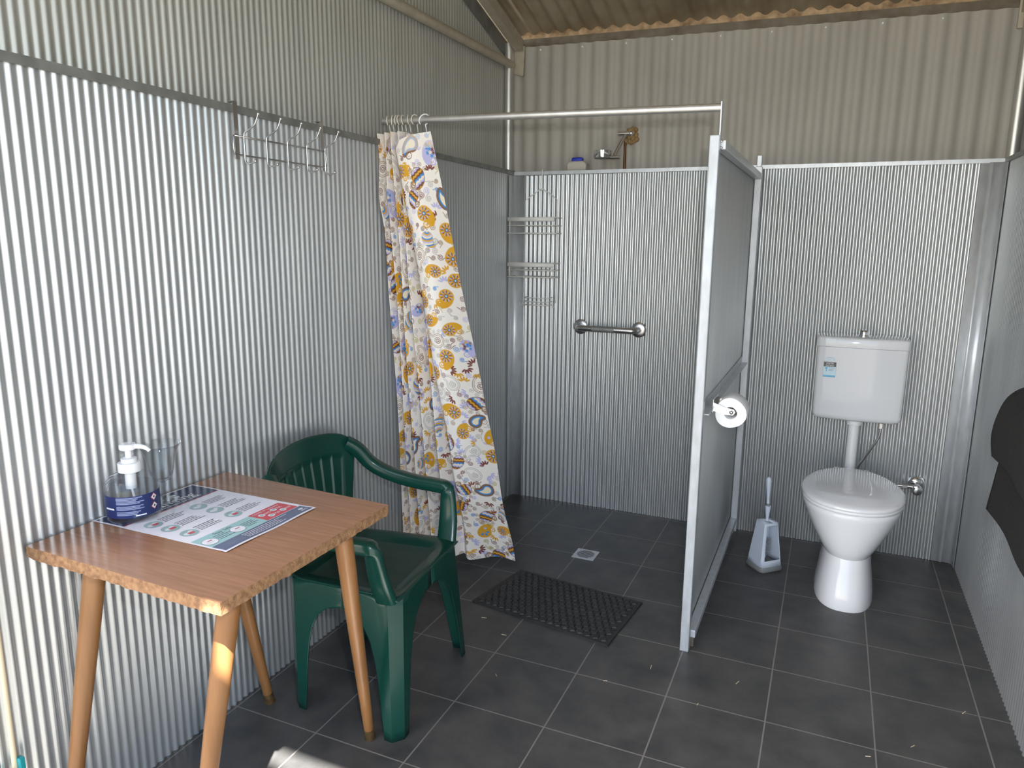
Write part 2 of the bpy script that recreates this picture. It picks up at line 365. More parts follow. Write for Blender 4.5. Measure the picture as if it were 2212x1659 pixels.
# ------------------------------------------------------------------ curtain
CW, CH = 1.12, 1.78
NS, NT = 600, 960
def paint():
    SSN = 2; H, W = (NT+1)*SSN, (NS+1)*SSN
    img = np.empty((H,W,3)); img[:] = (.82,.77,.71)
    U = np.linspace(0,CW,W)[None,:].repeat(H,0); V = np.linspace(0,CH,H)[:,None].repeat(W,1)
    cols = dict(gold=(.66,.34,.02), brown=(.16,.055,.03), tan=(.30,.19,.10), lav=(.46,.45,.70), blue=(.05,.25,.58), grey=(.42,.41,.38), cream=(.80,.70,.50), olive=(.46,.40,.12), maroon=(.17,.03,.025))
    du, dv = CW/W, CH/H
    def win(cu, cv, R):
        i0, i1 = max(0,int((cu-R)/du)), min(W,int((cu+R)/du)+2); j0, j1 = max(0,int((cv-R)/dv)), min(H,int((cv+R)/dv)+2)
        if i0 >= i1 or j0 >= j1: return None
        return slice(j0,j1), slice(i0,i1)
    def put(sl, mask, c):
        img[sl][mask] = cols[c] if isinstance(c, str) else c
    def local(sl, cu, cv, a, fl):
        x = U[sl]-cu; y = V[sl]-cv
        return (x*math.cos(a)+y*math.sin(a))*fl, -x*math.sin(a)+y*math.cos(a)
    def chain(x, y, P, rr):
        d = np.full(x.shape, 9.)
        for (px,py), r_ in zip(P, rr): d = np.minimum(d, np.hypot(x-px, y-py)-r_)
        return d
    def spiral_pts(r0, turns, n=46, c=(0,0), ph=0):
        return [(c[0]+r0*(1-k/n*.86)*math.cos(ph+2*PI*turns*k/n), c[1]+r0*(1-k/n*.86)*math.sin(ph+2*PI*turns*k/n)) for k in range(n+1)]
    def spiral(cu, cv, a, fl, r0, w, c, turns=1.9):
        sl = win(cu, cv, r0*2.4)
        if sl is None: return
        x, y = local(sl, cu, cv, a, fl)
        tail = [(r0+.0*k, -r0*1.2*(k/8)) for k in range(8,0,-1)]
        tail = [(r0*(1+.5*(k/8)**2), -r0*1.3*(k/8)) for k in range(8,0,-1)]
        put(sl, chain(x, y, tail+spiral_pts(r0, turns), [w]*60) < 0, c)
    def petals(cu, cv, a, c, R, n=5):
        sl = win(cu, cv, R*1.3)
        if sl is None: return
        x, y = local(sl, cu, cv, a, 1)
        for k in range(n):
            b = (k-(n-1)/2)*.52; q = x*math.cos(b)+y*math.sin(b); p = -x*math.sin(b)+y*math.cos(b)
            put(sl, ((q-R*.62)/(R*.36))**2+(p/(R*.13))**2 < 1, c)
    def paisley(cu, cv, a, fl, R, kind):
        sl = win(cu, cv, R*2.6)
        if sl is None: return
        x, y = local(sl, cu, cv, a, fl)
        n = 26; P = []; rr = []
        for k in range(n+1):                       # body shrinking into a curled tail
            q = k/n; ang = -.5+2.5*q*q*1.05
            P.append((R*(1.55*q-.9*q**3)-.2*R, R*(.15*q+1.25*q*q) if q < .72 else R*(.15*q+1.25*.72*q-.5*(q-.72)))); rr.append(R*.66*(1-q)**.8+R*.05)
        curl = spiral_pts(R*.36, 1.5, 34, (P[-1][0]-R*.36, P[-1][1]), 0)
        d = chain(x, y, P, rr); dc = chain(x, y, curl, [R*.075*(1-.5*k/34) for k in range(35)])
        ang = np.arctan2(y, x+.2*R); rad = np.hypot(x+.2*R, y)
        if kind == 0:      # gold wheel with brown spokes and a blue eye
            put(sl, (d < 0)|(dc < 0), 'gold'); sp = (np.sin(ang*9) > .55)&(rad > R*.24)&(rad < R*.56); put(sl, sp&(d < -.002), 'brown')
            put(sl, (np.sin(ang*9+1.7) > .7)&(rad > R*.30)&(rad < R*.6)&(d < -.002), 'lav')
            put(sl, rad < R*.20, 'brown'); put(sl, rad < R*.15, 'blue'); put(sl, rad < R*.07, 'cream')
        elif kind == 1:    # lavender with flowers
            put(sl, (d < 0)|(dc < 0), 'lav')
            for q in range(12):
                fx, fy = -.2*R+R*.56*math.cos(q*2.4)*math.sqrt((q+.3)/12), R*.56*math.sin(q*2.4)*math.sqrt((q+.3)/12)
                an = np.arctan2(y-fy, x-fx); rd = np.hypot(x-fx, y-fy)
                put(sl, (rd < R*.19*(.72+.3*np.cos(an*6)))&(d < .001), ['blue','maroon','blue','cream','tan','blue','brown','gold','blue','cream','tan','blue'][q])
        elif kind == 2:    # brown striped egg with scalloped bands
            put(sl, (d < 0), 'brown'); put(sl, (dc < 0), 'tan')
            s_ = x/R*5.2+.22*np.sin(y/R*17); k = np.floor(s_).astype(int) % 6
            for q, c in enumerate(('blue','cream','lav','brown','gold','brown')): put(sl, (k == q)&(d < -.0022), c)
        elif kind == 3:    # outlined, nested blue
            for off, c in ((0,'brown'),(-.003,'tan'),(-.0055,'brown'),(-.008,'blue'),(-.014,'cream')): put(sl, d < off, c)
            put(sl, (dc < -.001)&(d > 0), 'brown')
        elif kind == 4:    # gold with blue bud
            put(sl, (d < 0)|(dc < 0), 'gold'); put(sl, (d < -.009)&(np.sin(ang*5) > -.2)&(rad > R*.1)&(x < -.1*R), 'blue')
            put(sl, (d < -.006)&(np.hypot((x-.35*R), (y-.2*R)) < R*.16), 'lav')
        elif kind == 5:    # pale crescent with stripes
            put(sl, (d < 0), 'grey'); s_ = np.hypot(x+.9*R, y)/R*6; k = np.floor(s_).astype(int) % 4
            for q, c in enumerate(('cream','blue','gold','lav')): put(sl, (k == q)&(d < -.002), c)
            put(sl, dc < 0, 'grey')
        else:              # grey line paisley with scrolls
            put(sl, (np.abs(d) < .0012)|(np.abs(d+.006) < .0010), 'tan' if kind == 6 else 'grey')
            sp = spiral_pts(R*.4, 2.1, 60, (-.2*R, 0)); put(sl, chain(x, y, sp, [.0016]*61) < 0, 'brown' if kind == 6 else 'grey')
        if kind in (2, 6):  # ring of small scrolls round the back
            for q in range(6):
                b = 1.5+q*.66; cx, cy = -.2*R+R*.98*math.cos(b), R*.98*math.sin(b)
                sp = spiral_pts(R*.23, 1.5, 26, (cx, cy), b+PI); put(sl, chain(x, y, sp, [.0013]*27) < 0, 'tan' if kind == 2 else 'grey')
    pts = []
    for _ in range(9000):
        p = (rng.uniform(0,CW), rng.uniform(-.02,CH+.02))
        if all((p[0]-q[0])**2+(p[1]-q[1])**2 > .080**2 for q in pts): pts.append(p)
    small = []
    for _ in range(9000):
        p = (rng.uniform(0,CW), rng.uniform(0,CH))
        if all((p[0]-q[0])**2+(p[1]-q[1])**2 > .041**2 for q in pts) and all((p[0]-q[0])**2+(p[1]-q[1])**2 > .026**2 for q in small): small.append(p)
    for i, p in enumerate(small):
        k = int(rng.integers(0,10)); a = rng.uniform(0,2*PI); fl = 1 if rng.random() < .5 else -1
        if k < 7: spiral(p[0], p[1], a, fl, rng.uniform(.0080,.0125), .0014, ['brown','tan','grey','blue','lav','maroon','olive'][k])
        else: petals(p[0], p[1], a, ['lav','maroon','gold'][k-7], .026)
    for i, p in enumerate(pts):
        paisley(p[0], p[1], rng.uniform(0,2*PI), 1 if rng.random() < .5 else -1, rng.uniform(.034,.044), [0,2,1,6,3,0,5,2,4,7,0,6,1][i % 13])
    return img.reshape(NT+1,SSN,NS+1,SSN,3).mean((1,3))

TOP = [(-.602,-1.19),(-.606,-1.245),(-.588,-1.165),(-.580,-1.235),(-.565,-1.15),(-.556,-1.235),(-.535,-1.155),(-.525,-1.235),(-.500,-1.16),(-.495,-1.225),(-.480,-1.20),(-.520,-1.262),(-.455,-1.268),(-.392,-1.225)]
MID = [(-.580,-1.15),(-.578,-1.205),(-.562,-1.13),(-.553,-1.20),(-.538,-1.12),(-.528,-1.19),(-.505,-1.115),(-.493,-1.18),(-.468,-1.09),(-.455,-1.15),(-.430,-1.09),(-.420,-1.16),(-.362,-1.14),(-.302,-1.02)]
BOT = [(-.585,-1.10),(-.580,-1.16),(-.566,-1.08),(-.552,-1.14),(-.536,-1.06),(-.520,-1.12),(-.498,-1.03),(-.478,-1.09),(-.450,-.99),(-.428,-1.05),(-.392,-.97),(-.350,-1.00),(-.275,-.90),(-.214,-.835)]
ZTOP = [1.805,1.802,1.806,1.806,1.808,1.808,1.808,1.808,1.808,1.806,1.790,1.762,1.785,1.802]
ZBOT = [.06,.06,.065,.065,.07,.07,.075,.075,.08,.085,.085,.075,.060,.020]
def curtain():
    global CW
    def cr(vals, ss):
        v = np.array(vals, float); i = np.clip(np.floor(ss).astype(int), 0, len(v)-2); t = ss-i
        g = lambda k: v[np.clip(i+k, 0, len(v)-1)]
        if v.ndim == 2: t = t[:,None]
        return .5*((2*g(0))+(g(1)-g(-1))*t+(2*g(-1)-5*g(0)+4*g(1)-g(2))*t**2+(3*g(0)-g(-1)-3*g(1)+g(2))*t**3)
    fine = np.linspace(0, len(TOP)-1, 4000)      # columns evenly spaced along the cloth
    arcs = sum(np.concatenate([[0], np.cumsum(np.hypot(*np.diff(cr(c, fine), axis=0).T))]) for c in (TOP, MID, BOT))/3
    ss = np.interp(np.linspace(0, arcs[-1], NS+1), arcs, fine)
    CW = float(arcs[-1])
    top, mid, bot, zt, zb = (cr(c, ss) for c in (TOP, MID, BOT, ZTOP, ZBOT))
    t = np.linspace(0,1,NT+1)
    P = np.zeros((NT+1,NS+1,3))
    w0 = (1-2*t)*(1-t); w1 = 4*t*(1-t); w2 = t*(2*t-1)
    for k in range(2): P[:,:,k] = w0[:,None]*top[:,k]+w1[:,None]*mid[:,k]+w2[:,None]*bot[:,k]
    P[:,:,2] = zt[None,:]*(1-t[:,None])+zb[None,:]*t[:,None]
    # soft diagonal pulls across the lower front panel, a kink in the left pleats
    sn = (ss/(len(TOP)-1))[None,:]; tt = t[:,None]
    P[:,:,1] += .012*np.sin(24*tt-9*sn)*np.clip((sn-.55)*3,0,1)*np.clip((tt-.45)*2,0,1)
    P[:,:,0] -= .020*np.exp(-((tt-.14)/.05)**2)*np.clip(1-sn*4,0,1)*0
    P[:,:,1] -= .030*np.exp(-((tt-.13)/.05)**2)*np.clip(1-sn*3,0,1)
    P[:,:,1] += .010*np.sin(11*tt+14*sn)*np.clip(tt*3,0,1)*(1-tt)
    img = paint()
    # hems: plain cloth band at the top
    edge = (np.linspace(0,CH,NT+1) < .052)[:,None,None]
    img = np.where(edge, img*.55+np.array((.74,.68,.61))*.45, img)
    me = bpy.data.meshes.new('shower_curtain'); o = bpy.data.objects.new('shower_curtain', me); C.objects.link(o)
    org = np.array((-.42,-1.05,.02)); o.location = org
    nv = (NT+1)*(NS+1); me.vertices.add(nv); me.vertices.foreach_set('co', (P-org).reshape(-1))
    idx = np.arange(nv).reshape(NT+1,NS+1)
    q = np.stack([idx[:-1,:-1],idx[1:,:-1],idx[1:,1:],idx[:-1,1:]],-1).reshape(-1)
    nf = NT*NS; me.loops.add(nf*4); me.polygons.add(nf)
    me.loops.foreach_set('vertex_index', q); me.polygons.foreach_set('loop_start', np.arange(nf)*4)
    try: me.polygons.foreach_set('loop_total', np.full(nf,4))
    except Exception: pass
    me.polygons.foreach_set('use_smooth', np.ones(nf,bool))
    me.update(calc_edges=True); me.validate()
    a = me.color_attributes.new('print', 'FLOAT_COLOR', 'POINT')
    col = np.ones((nv,4)); col[:,:3] = img.reshape(-1,3); a.data.foreach_set('color', col.reshape(-1))
    me.materials.append(M['curtain'])
    tag(o, 'cream shower curtain printed with paisleys, bunched at the rail end by the wall', 'curtain')
curtain()
# curtain hooks, bunched on the rail
def hook(x, lean, m, label, group=None, yaw=0):
    c = Vector((x,-1.2,rodz(x))); mb = MB(); cy, sy = math.cos(yaw), math.sin(yaw)
    pts = []
    for i in range(22):
        a = math.radians(-150+i*(300/21)); r_ = .0185
        q = Vector((lean*(math.cos(a)*r_), math.sin(a)*r_*cy, 0)); pts.append(c+Vector((math.sin(a)*r_*sy+lean*(math.cos(a)), math.sin(a)*r_*cy, math.cos(a)*r_)))
    pts += [pts[-1]+Vector((0,.004,-.012)), pts[-1]+Vector((.001,.006,-.026))]
    mb.tube(pts, .0022, 8)
    return tag(mb.build('curtain_hook', m, smooth=180, origin=(c.x,c.y,c.z-.03)), label, 'curtain hook', group)
for i, x in enumerate((-.585,-.566,-.548,-.535,-.518,-.497,-.470)):
    hook(x, random.uniform(-.003,.003), M['hook'], 'pale plastic curtain hook in the tight bunch at the rail end by the wall', 'curtain hooks bunched on the rail', random.uniform(-.4,.4))
hook(-.432, .006, M['white_plastic'], 'white curtain hook, the rightmost on the rail, leaning apart from the bunch', None, .75)

# ------------------------------------------------------------------ table
A_, B_, C_, D_ = (-.606,-2.657), (-.603,-2.074), (-.025,-2.104), (-.025,-2.672)
t = thing('wooden_table', 'small square table with woodgrain laminate top and raw chipboard edges', 'table', (-.315,-2.375,0))
tp = MB(); q = [Vector((x,y,0)) for x,y in (A_,B_,C_,D_)]
# rough edge outline, chewed by hand
out = []
for k in range(4):
    a, b = q[k], q[(k+1)%4]; n = 46
    for i in range(n):
        p = lerp(a, b, i/n); e = (b-a).normalized(); nrm = Vector((e.y,-e.x,0)); out.append((p, nrm if i else Vector((0,0,0))))
tp.cur = 0
top_ring = [p+Vector((0,0,.75)) for p, n in out]
r1 = [p+Vector((0,0,.7485)) for p, n in out]
r2_ = [p-nn*random.uniform(-.0004,.0020)+Vector((0,0,.738)) for p, nn in out]
r3 = [p-nn*random.uniform(.0005,.0045)+Vector((0,0,.7245+random.uniform(-.0012,.0016))) for p, nn in out]
n = len(out)
tp.add(top_ring, [tuple(range(n))])
tp.cur = 1; tp.loft([r1,r2_,r3], False, True); tp.loft([top_ring,r1], False, False)
tp.build('tabletop', [M['top'],M['chip']], t)
for (a, b) in (((-.115,-2.185),(-.143,-2.052)), ((-.530,-2.185),(-.524,-2.040)), ((-.113,-2.555),(-.166,-2.680)), ((-.508,-2.562),(-.531,-2.700))):
    p0, p1 = Vector((*a,.724)), Vector((*b,.0))
    P = [lerp(p0,p1,k/10) for k in range(11)]
    leg = MB().tube([P[0],P[1],P[3],P[6],lerp(p0,p1,.955)], [.0235,.0240,.0225,.0185,.0142], 20).build('leg', M['leg_wood'], t, smooth=50)
    MB().tube([lerp(p0,p1,.95),lerp(p0,p1,.975),Vector((p1.x,p1.y,0.0))], [.0150,.0146,.0165], 16).build('ferrule', M['brass'], leg, smooth=40)

# ------------------------------------------------------------------ poster, letters as flat ink on the sheet
def text_geo(txt, size, align='CENTER'):
    cu = bpy.data.curves.new('t', 'FONT'); cu.body = txt; cu.size = size; cu.align_x = align; cu.fill_mode = 'FRONT'; cu.resolution_u = 2
    o = bpy.data.objects.new('t', cu); C.objects.link(o); bpy.context.view_layer.update()
    me = bpy.data.meshes.new_from_object(o.evaluated_get(bpy.context.evaluated_depsgraph_get()))
    vs = [v.co.copy() for v in me.vertices]; fs = [tuple(p.vertices) for p in me.polygons]
    bpy.data.objects.remove(o); bpy.data.curves.remove(cu); bpy.data.meshes.remove(me)
    return vs, fs
PA = Vector((-.608,-2.497,.7502)); PW = Vector((.006,.297,0)).normalized(); PH = Vector((1,-.004,0)).normalized()  # top-left corner, reading right, reading down
PWID, PHGT = .297, .425
def pp(w, h, z=0):
    lift = .0025*math.exp(-((h-.415)/.02)**2)*(.5+.5*math.sin(w*30)) + .0006*math.sin(h*22)**2
    return PA+PW*w+PH*h+Vector((0,0,.0003+z+lift))
pb = MB(); pb.cur = 0; pb.grid(lambda u,v: pp(u*PWID, v*PHGT), 24, 36)
def area(w0, w1, h0, h1, mi, z=.0003, k=8):
    pb.cur = mi; pb.grid(lambda u,v: pp(lerp(w0,w1,u), lerp(h0,h1,v), z), k, k)
def disc(w, h, r_, mi, z=.0005, sq=1.0):
    pb.cur = mi; n = 28; vs = [pp(w,h,z)]+[pp(w+r_*math.cos(2*PI*k/n), h+r_*sq*math.sin(2*PI*k/n), z) for k in range(n)]
    pb.add(vs, [(0,1+k,1+(k+1)%n) for k in range(n)])
def words(txt, w, h, size, mi, align='LEFT', z=.0006):
    vs, fs = text_geo(txt, size, align); pb.cur = mi; pb.add([pp(w+v.x, h-v.y, z) for v in vs], fs)
def lines(w, h, wid, nl, mi, gap=.0075, th=.0024, z=.0006):
    for k in range(nl):
        x = w
        e = w+wid*random.uniform(.72,1.0)
        while x < e:
            l = random.uniform(.004,.012); area(x, min(x+l,e), h+k*gap, h+k*gap+th, mi, z, 1); x += l+.0016
area(.006,.291,.006,.100,1); area(.006,.291,.100,.103,2)
words('physical', .150, .047, .033, 6, 'CENTER'); words('distancing', .150, .080, .046, 6, 'CENTER')
lines(.10,.088,.18,1,6,.006,.0026)
for w in (.045,.178):
    for h in (.152,.208,.268):
        disc(w, h, .021, 4); disc(w-.006, h+.002, .010, 5, .0007, .8); disc(w+.007, h-.005, .006, 5, .0007)
        if (w < .1) or h > .25: area(w-.006, w+.010, h-.001, h+.009, 2, .0009, 2)
        lines(w+.025, h-.018, .070, 4, 7, .0085, .0026)
area(.006,.180,.314,.378,3); area(.180,.285,.312,.376,2); area(.006,.291,.378,.419,8)
words('Stay Safe', .060, .330, .015, 7, 'LEFT')
for w in (.026,.108): disc(w, .352, .0185, 7, .0006); disc(w, .352, .0175, 9, .0008); disc(w-.003, .355, .009, 5, .001, .7); area(w-.004, w+.009, .346, .349, 2, .0012, 1); lines(w+.022, .336, .044, 4, 7, .0078, .0022)
words('COVID-19 symptoms', .186, .325, .0098, 6, 'LEFT')
for w, h in ((.198,.340),(.240,.338),(.210,.360),(.252,.358)): disc(w, h, .0085, 9, .0006); disc(w, h, .005, 4, .0008); lines(w+.010, h-.004, .022, 2, 6, .005, .0015)
lines(.085,.386,.15,4,6,.0075,.0018); disc(.272,.396,.008,9,.0006,.6)
lines(.262,.405,.024,2,6,.004,.0016)
tag(pb.build('poster', [M['paper'],M['navy'],M['red_ink'],M['teal_ink'],M['disc_ink'],M['disc_pale'],M['white_ink'],M['text_ink'],M['slate_ink'],M['paper']], origin=PA+PW*.15+PH*.2, recalc=False),
    'printed white and navy health poster lying flat on the wooden table', 'poster')

# ------------------------------------------------------------------ sanitiser bottle
b0 = Vector((-.540,-2.435,.7512))
t = thing('sanitiser_bottle', 'clear pump bottle of hand sanitiser with navy label on the poster', 'bottle', b0)
prof = [(.050,.0),(.0575,.003),(.060,.010),(.060,.070),(.0590,.082),(.054,.096),(.044,.107),(.032,.114),(.0225,.118),(.0205,.122),(.0205,.132)]
MB().lathe(prof, b0, 48).build('body', M['bottle'], t, smooth=60)
MB().lathe([(.048,.002),(.0565,.006),(.058,.012),(.058,.082)], b0, 40).build('gel', M['gel'], t, smooth=60)
lb = MB(); F0 = math.atan2(-3.60+2.435, .97+.540)                    # towards the viewer
def lbl(a, z, r_=.0607): return b0+Vector((r_*math.cos(F0+a), r_*math.sin(F0+a), z))
lb.grid(lambda u,v: lbl(lerp(-1.75,1.75,u), lerp(.017,.070,v)), 48, 6)
def lstrip(a0, a1, z0, z1, mi): lb.cur = mi; lb.grid(lambda u,v: lbl(lerp(a0,a1,u), lerp(z0,z1,v), .0612), 6, 1)
for k in range(13):
    if k in (5,9): continue
    lstrip(-.62, .10+.32*random.random(), .0655-k*.0034, .0677-k*.0034, 1)
lstrip(-1.15,-.72,.038,.042,2); lstrip(.05,.45,.0205,.0235,2)
for zz in (.058,.036):                                               # two hazard diamonds
    for s_, mi, rr in ((.0098,3,.0614),(.0080,2,.0617),(.0035,4,.0620)):
        lb.cur = mi; lb.add([lbl(.82+dx/.06, zz+dz, rr) for dx, dz in ((-s_,0),(0,-s_),(s_,0),(0,s_))], [(0,1,2,3)])
lb.build('label', [M['label_navy'],M['label_text'],M['white_ink'],M['red_ink'],M['dark_ink']], t, smooth=180, recalc=False)
MB().lathe([(.0255,.117),(.0260,.119),(.0260,.137),(.0250,.139),(.0185,.1395),(.0180,.1400),(.0175,.149),(.0100,.151)], b0, 36).build('collar', M['white_plastic'], t, smooth=40)
pm = MB().lathe([(.0075,.149),(.0075,.170),(.0175,.1705),(.0195,.173),(.0195,.181),(.0170,.1845),(.009,.1855)], b0, 32)
d_ = Vector((.92,.40,0)).normalized()
pm.tube(spline([b0+d_*.012+Vector((0,0,.178)), b0+d_*.030+Vector((0,0,.178)), b0+d_*.044+Vector((0,0,.174)), b0+d_*.052+Vector((0,0,.167))], 5), [.0062]*6+[.0055]*5+[.0045]*5, 12)
pm.build('pump', M['white_plastic'], t, smooth=45)
MB().lathe([(.0125,.074),(.0125,.118)], b0, 20).tube([b0+Vector((0,0,.074)), b0+Vector((.012,.006,.010))], .003, 8).build('dip_tube', M['white_plastic'], t, smooth=50)

# ------------------------------------------------------------------ wine glass
g0 = Vector((-.566,-2.325,.7512))
op = [(.0375,.0005),(.0380,.002),(.030,.0042),(.012,.008),(.0070,.013),(.0055,.024),(.0058,.034),(.0085,.042),(.0095,.046),(.0075,.050),(.0105,.054),(.020,.060),(.0265,.070),(.0300,.085),(.0330,.105),(.0375,.125),(.0440,.142),(.0515,.1535)]
ip = [(.0505,.1535),(.0430,.142),(.0365,.125),(.0320,.105),(.0290,.085),(.0252,.071),(.018,.0625),(.002,.0585)]
mb = MB().lathe(op+ip, g0, 40)
tag(mb.build('wine_glass', M['glass'], smooth=60, origin=g0), 'empty clear stemmed wine glass with flared rim beside the sanitiser bottle', 'glass')

# ------------------------------------------------------------------ green plastic armchair
UU, VV = Vector((.995,.098,0)), Vector((-.098,.995,0)); O = Vector((-.277,-1.800,0))
def L3(u, v, z): return O+UU*u+VV*v+Vector((0,0,z))
t = thing('plastic_chair', 'dark green moulded plastic armchair pushed under the wooden table', 'chair', O)
# skirt and legs: one quarter each, chamfered corner running down into the foot
edge_tab = [(0,0.0),(.026,.0),(.029,.03),(.038,.14),(.048,.22),(.062,.28),(.085,.325),(.12,.352),(.17,.365),(.30,.368)]
def edge_z(d):
    for (a,za),(b,zb) in zip(edge_tab, edge_tab[1:]):
        if d <= b: return lerp(za, zb, (d-a)/(b-a))
    return edge_tab[-1][1]
def quarter(su, sv):
    # top corner and foot corner in chair axes
    tu, tv = (.185,.222) if su > 0 else (-.205,.195)
    fu, fv = (.205,.262) if su > 0 else (-.192,.208)
    ch_t, ch_f = .032, .026
    cols = []
    ds = [.30,.22,.17,.14,.12,.10,.085,.072,.062,.055,.048,.043,.038,.033,.029,.027,.026,.018,.008,0.0]
    lim_f, lim_s = abs(tv), (abs(tu) if su > 0 else abs(tu))
    for d in ds:                                    # along the front (or rear) face, in towards the corner
        cols.append(('f', d))
    for k in (.33,.66): cols.append(('c', k))
    for d in reversed(ds): cols.append(('s', d))
    rows = 14; vs = []
    for kind, d in cols:
        if kind == 'c':
            top = (lerp(abs(tu), abs(tu)-ch_t, d), lerp(tv-ch_t, tv, d)); ft = (lerp(abs(fu), abs(fu)-ch_f, d), lerp(fv-ch_f, fv, d)); zb = 0.
        elif kind == 'f':
            vin = lambda w: w-d if d <= .12 else (w-.12)*(1-(d-.12)/.18)
            top = (abs(tu), vin(tv-ch_t)); ft = (abs(fu), vin(fv-ch_f)); zb = edge_z(d)
            if d == .30: top = (abs(tu),0.); ft = (abs(fu),0.)
        else:
            top = (max(abs(tu)-ch_t-d, 0.), tv); ft = (max(abs(fu)-ch_f-d, 0.), fv); zb = edge_z(d)
            top = (0. if d == .30 else top[0], lerp(.195,.222,min(1,max(0,(top[0]*su+.173)/.326)))); ft = (0. if d == .30 else ft[0], lerp(.208,.262,min(1,max(0,(ft[0]*su+.166)/.345))))
            if d == .30: top = (0., lerp(.195,.222,.173/.326)); ft = (0., lerp(.208,.262,.166/.345))
        for j in range(rows+1):
            z = lerp(.425, zb, j/rows); q_ = (1-z/.425)
            u = lerp(top[0], ft[0], q_)*(1 if su > 0 else -1); v = lerp(top[1], ft[1], q_)*sv
            vs.append(L3(u, v, z))
    nc = len(cols); fs = [(i*(rows+1)+j, (i+1)*(rows+1)+j, (i+1)*(rows+1)+j+1, i*(rows+1)+j+1) for i in range(nc-1) for j in range(rows)]
    return MB().add(vs, fs)
for su, sv in ((1,-1),(1,1),(-1,-1),(-1,1)):
    quarter(su, sv).build('leg', M['green'], t, smooth=28, solid=.004, offset=0)
# seat: dished, waterfall front, worn pattern
def seat_pt(u, v):
    uu = lerp(.188,-.215,u); hw = lerp(.224,.198,u); vv = lerp(-hw,hw,v)
    e = min(v,1-v)*2; d = .020*smoothstep(min(1,e*2.2))*smoothstep(min(1,u*5))
    z = .430-d-(.010*(1-u*8)**2 if u < .125 else 0)+(.03*((u-.8)/.2)**2 if u > .8 else 0)
    return L3(uu, vv, z)
st = MB().grid(seat_pt, 40, 40)
st.m = [1 if (4 < i % 40 < 34 and 5 < i//40 < 34) else 0 for i in range(1600)]
st.build('seat', [M['green'],M['green_worn']], t, smooth=180, solid=.004, offset=-1)
# backrest: arched curved shell with a raised head band and ribs fanning down
def back_pt(s, h, off=0.):
    v_top = .245; topz = .787-.028*s*s-.034*abs(s)**8
    z = lerp(.415, topz, h); w = lerp(.165, v_top, h**.9)
    v = s*w; u = -.208-.066*(z-.415)/.38 + .050*s*s*(.35+.65*h) + off
    return L3(u, v, z)
bk = MB(); NU, NV = 200, 40
def bk_fn(a, b):
    s = a*2-1; r_ = 0.
    if b < .80: r_ = -.006*smoothstep(min(1,(.80-b)/.03))*smoothstep(min(1,(.86-abs(s))/.06) if abs(s) < .86 else 0)
    if b < .79 and abs(s) < .84:
        k = abs(((s+.84)/1.68*8) % 1-.5)
        r_ += .0055*(1-smoothstep(min(1,abs(.5-k)/.07)))
    return back_pt(s, b, r_)
bk.grid(bk_fn, NU, NV)
bk.build('backrest', M['green'], t, smooth=45, solid=.005, offset=0)
# rolled rim round the arch
rim = [back_pt(-1+2*k/48, 1.0, -.004) for k in range(49)]
# arms: swept flattened section
def sweep(path, wid, thk, side):
    P = [Vector(p) for p in path]; rings = []
    for i, p in enumerate(P):
        tg = (P[min(i+1,len(P)-1)]-P[max(i-1,0)]).normalized(); sd = (side[i]-tg*side[i].dot(tg)).normalized(); nn = tg.cross(sd)
        ring = []
        for k in range(16):
            a = 2*PI*k/16; ca, sa = math.cos(a), math.sin(a); e = .6
            ring.append(p+sd*(math.copysign(abs(ca)**e,ca)*wid[i]/2)+nn*(math.copysign(abs(sa)**e,sa)*thk[i]/2))
        rings.append(ring)
    return rings
for sv in (-1,1):
    ctl = [(-.228,.215,.730),(-.195,.238,.702),(-.155,.258,.650),(-.090,.270,.616),(.0,.273,.598),(.080,.269,.594),(.122,.265,.591),(.134,.262,.578),(.138,.257,.54),(.143,.243,.48),(.148,.214,.412)]
    path = spline([L3(u, v*sv, z) for u, v, z in ctl], 5); n = len(path)
    side = []; wid = []; thk = []
    for i in range(n):
        k = i/(n-1)
        sd = VV*sv if k < .62 else (VV*sv*lerp(1,0,smoothstep(min(1,(k-.62)/.12)))+UU*lerp(0,1,smoothstep(min(1,(k-.62)/.12))))
        side.append(sd if sd.length > .01 else VV); wid.append(.046 if k < .62 else lerp(.046,.066,smoothstep((k-.62)/.38))); thk.append(.046 if k < .6 else lerp(.046,.030,smoothstep(min(1,(k-.6)/.2))))
    MB().loft(sweep(path, wid, thk, side)).build('armrest', M['green'], t, smooth=50)

# ------------------------------------------------------------------ hook rack over the left rail
t = thing('coat_hook_rack', 'chromed wire coat hook rack with five hooks hung over the rail', 'hook rack', (-.6,-1.76,1.63))
for y in (-1.955,-1.576):
    MB().prism([(-.618,y-.008,1.795),(-.618,y-.008,1.7935),(-.6005,y-.008,1.7935),(-.6005,y-.008,1.64),(-.5985,y-.008,1.64),(-.5985,y-.008,1.796),(-.618,y-.008,1.796)], (0,.016,0)).build('strap', M['steel'], t)
fr = MB(); X_ = -.596
fr.tube([(X_,-1.968,1.703),(X_,-1.565,1.703)], .0022, 8); fr.tube(spline([(X_,-1.968,1.703),(X_,-1.972,1.68),(X_,-1.968,1.655),(X_,-1.95,1.652)],4)+[Vector((X_,-1.585,1.652))]+spline([(X_,-1.575,1.652),(X_,-1.562,1.656),(X_,-1.560,1.68),(X_,-1.565,1.703)],4), .0022, 8)
fr.build('wire_frame', M['steel'], t, smooth=180)
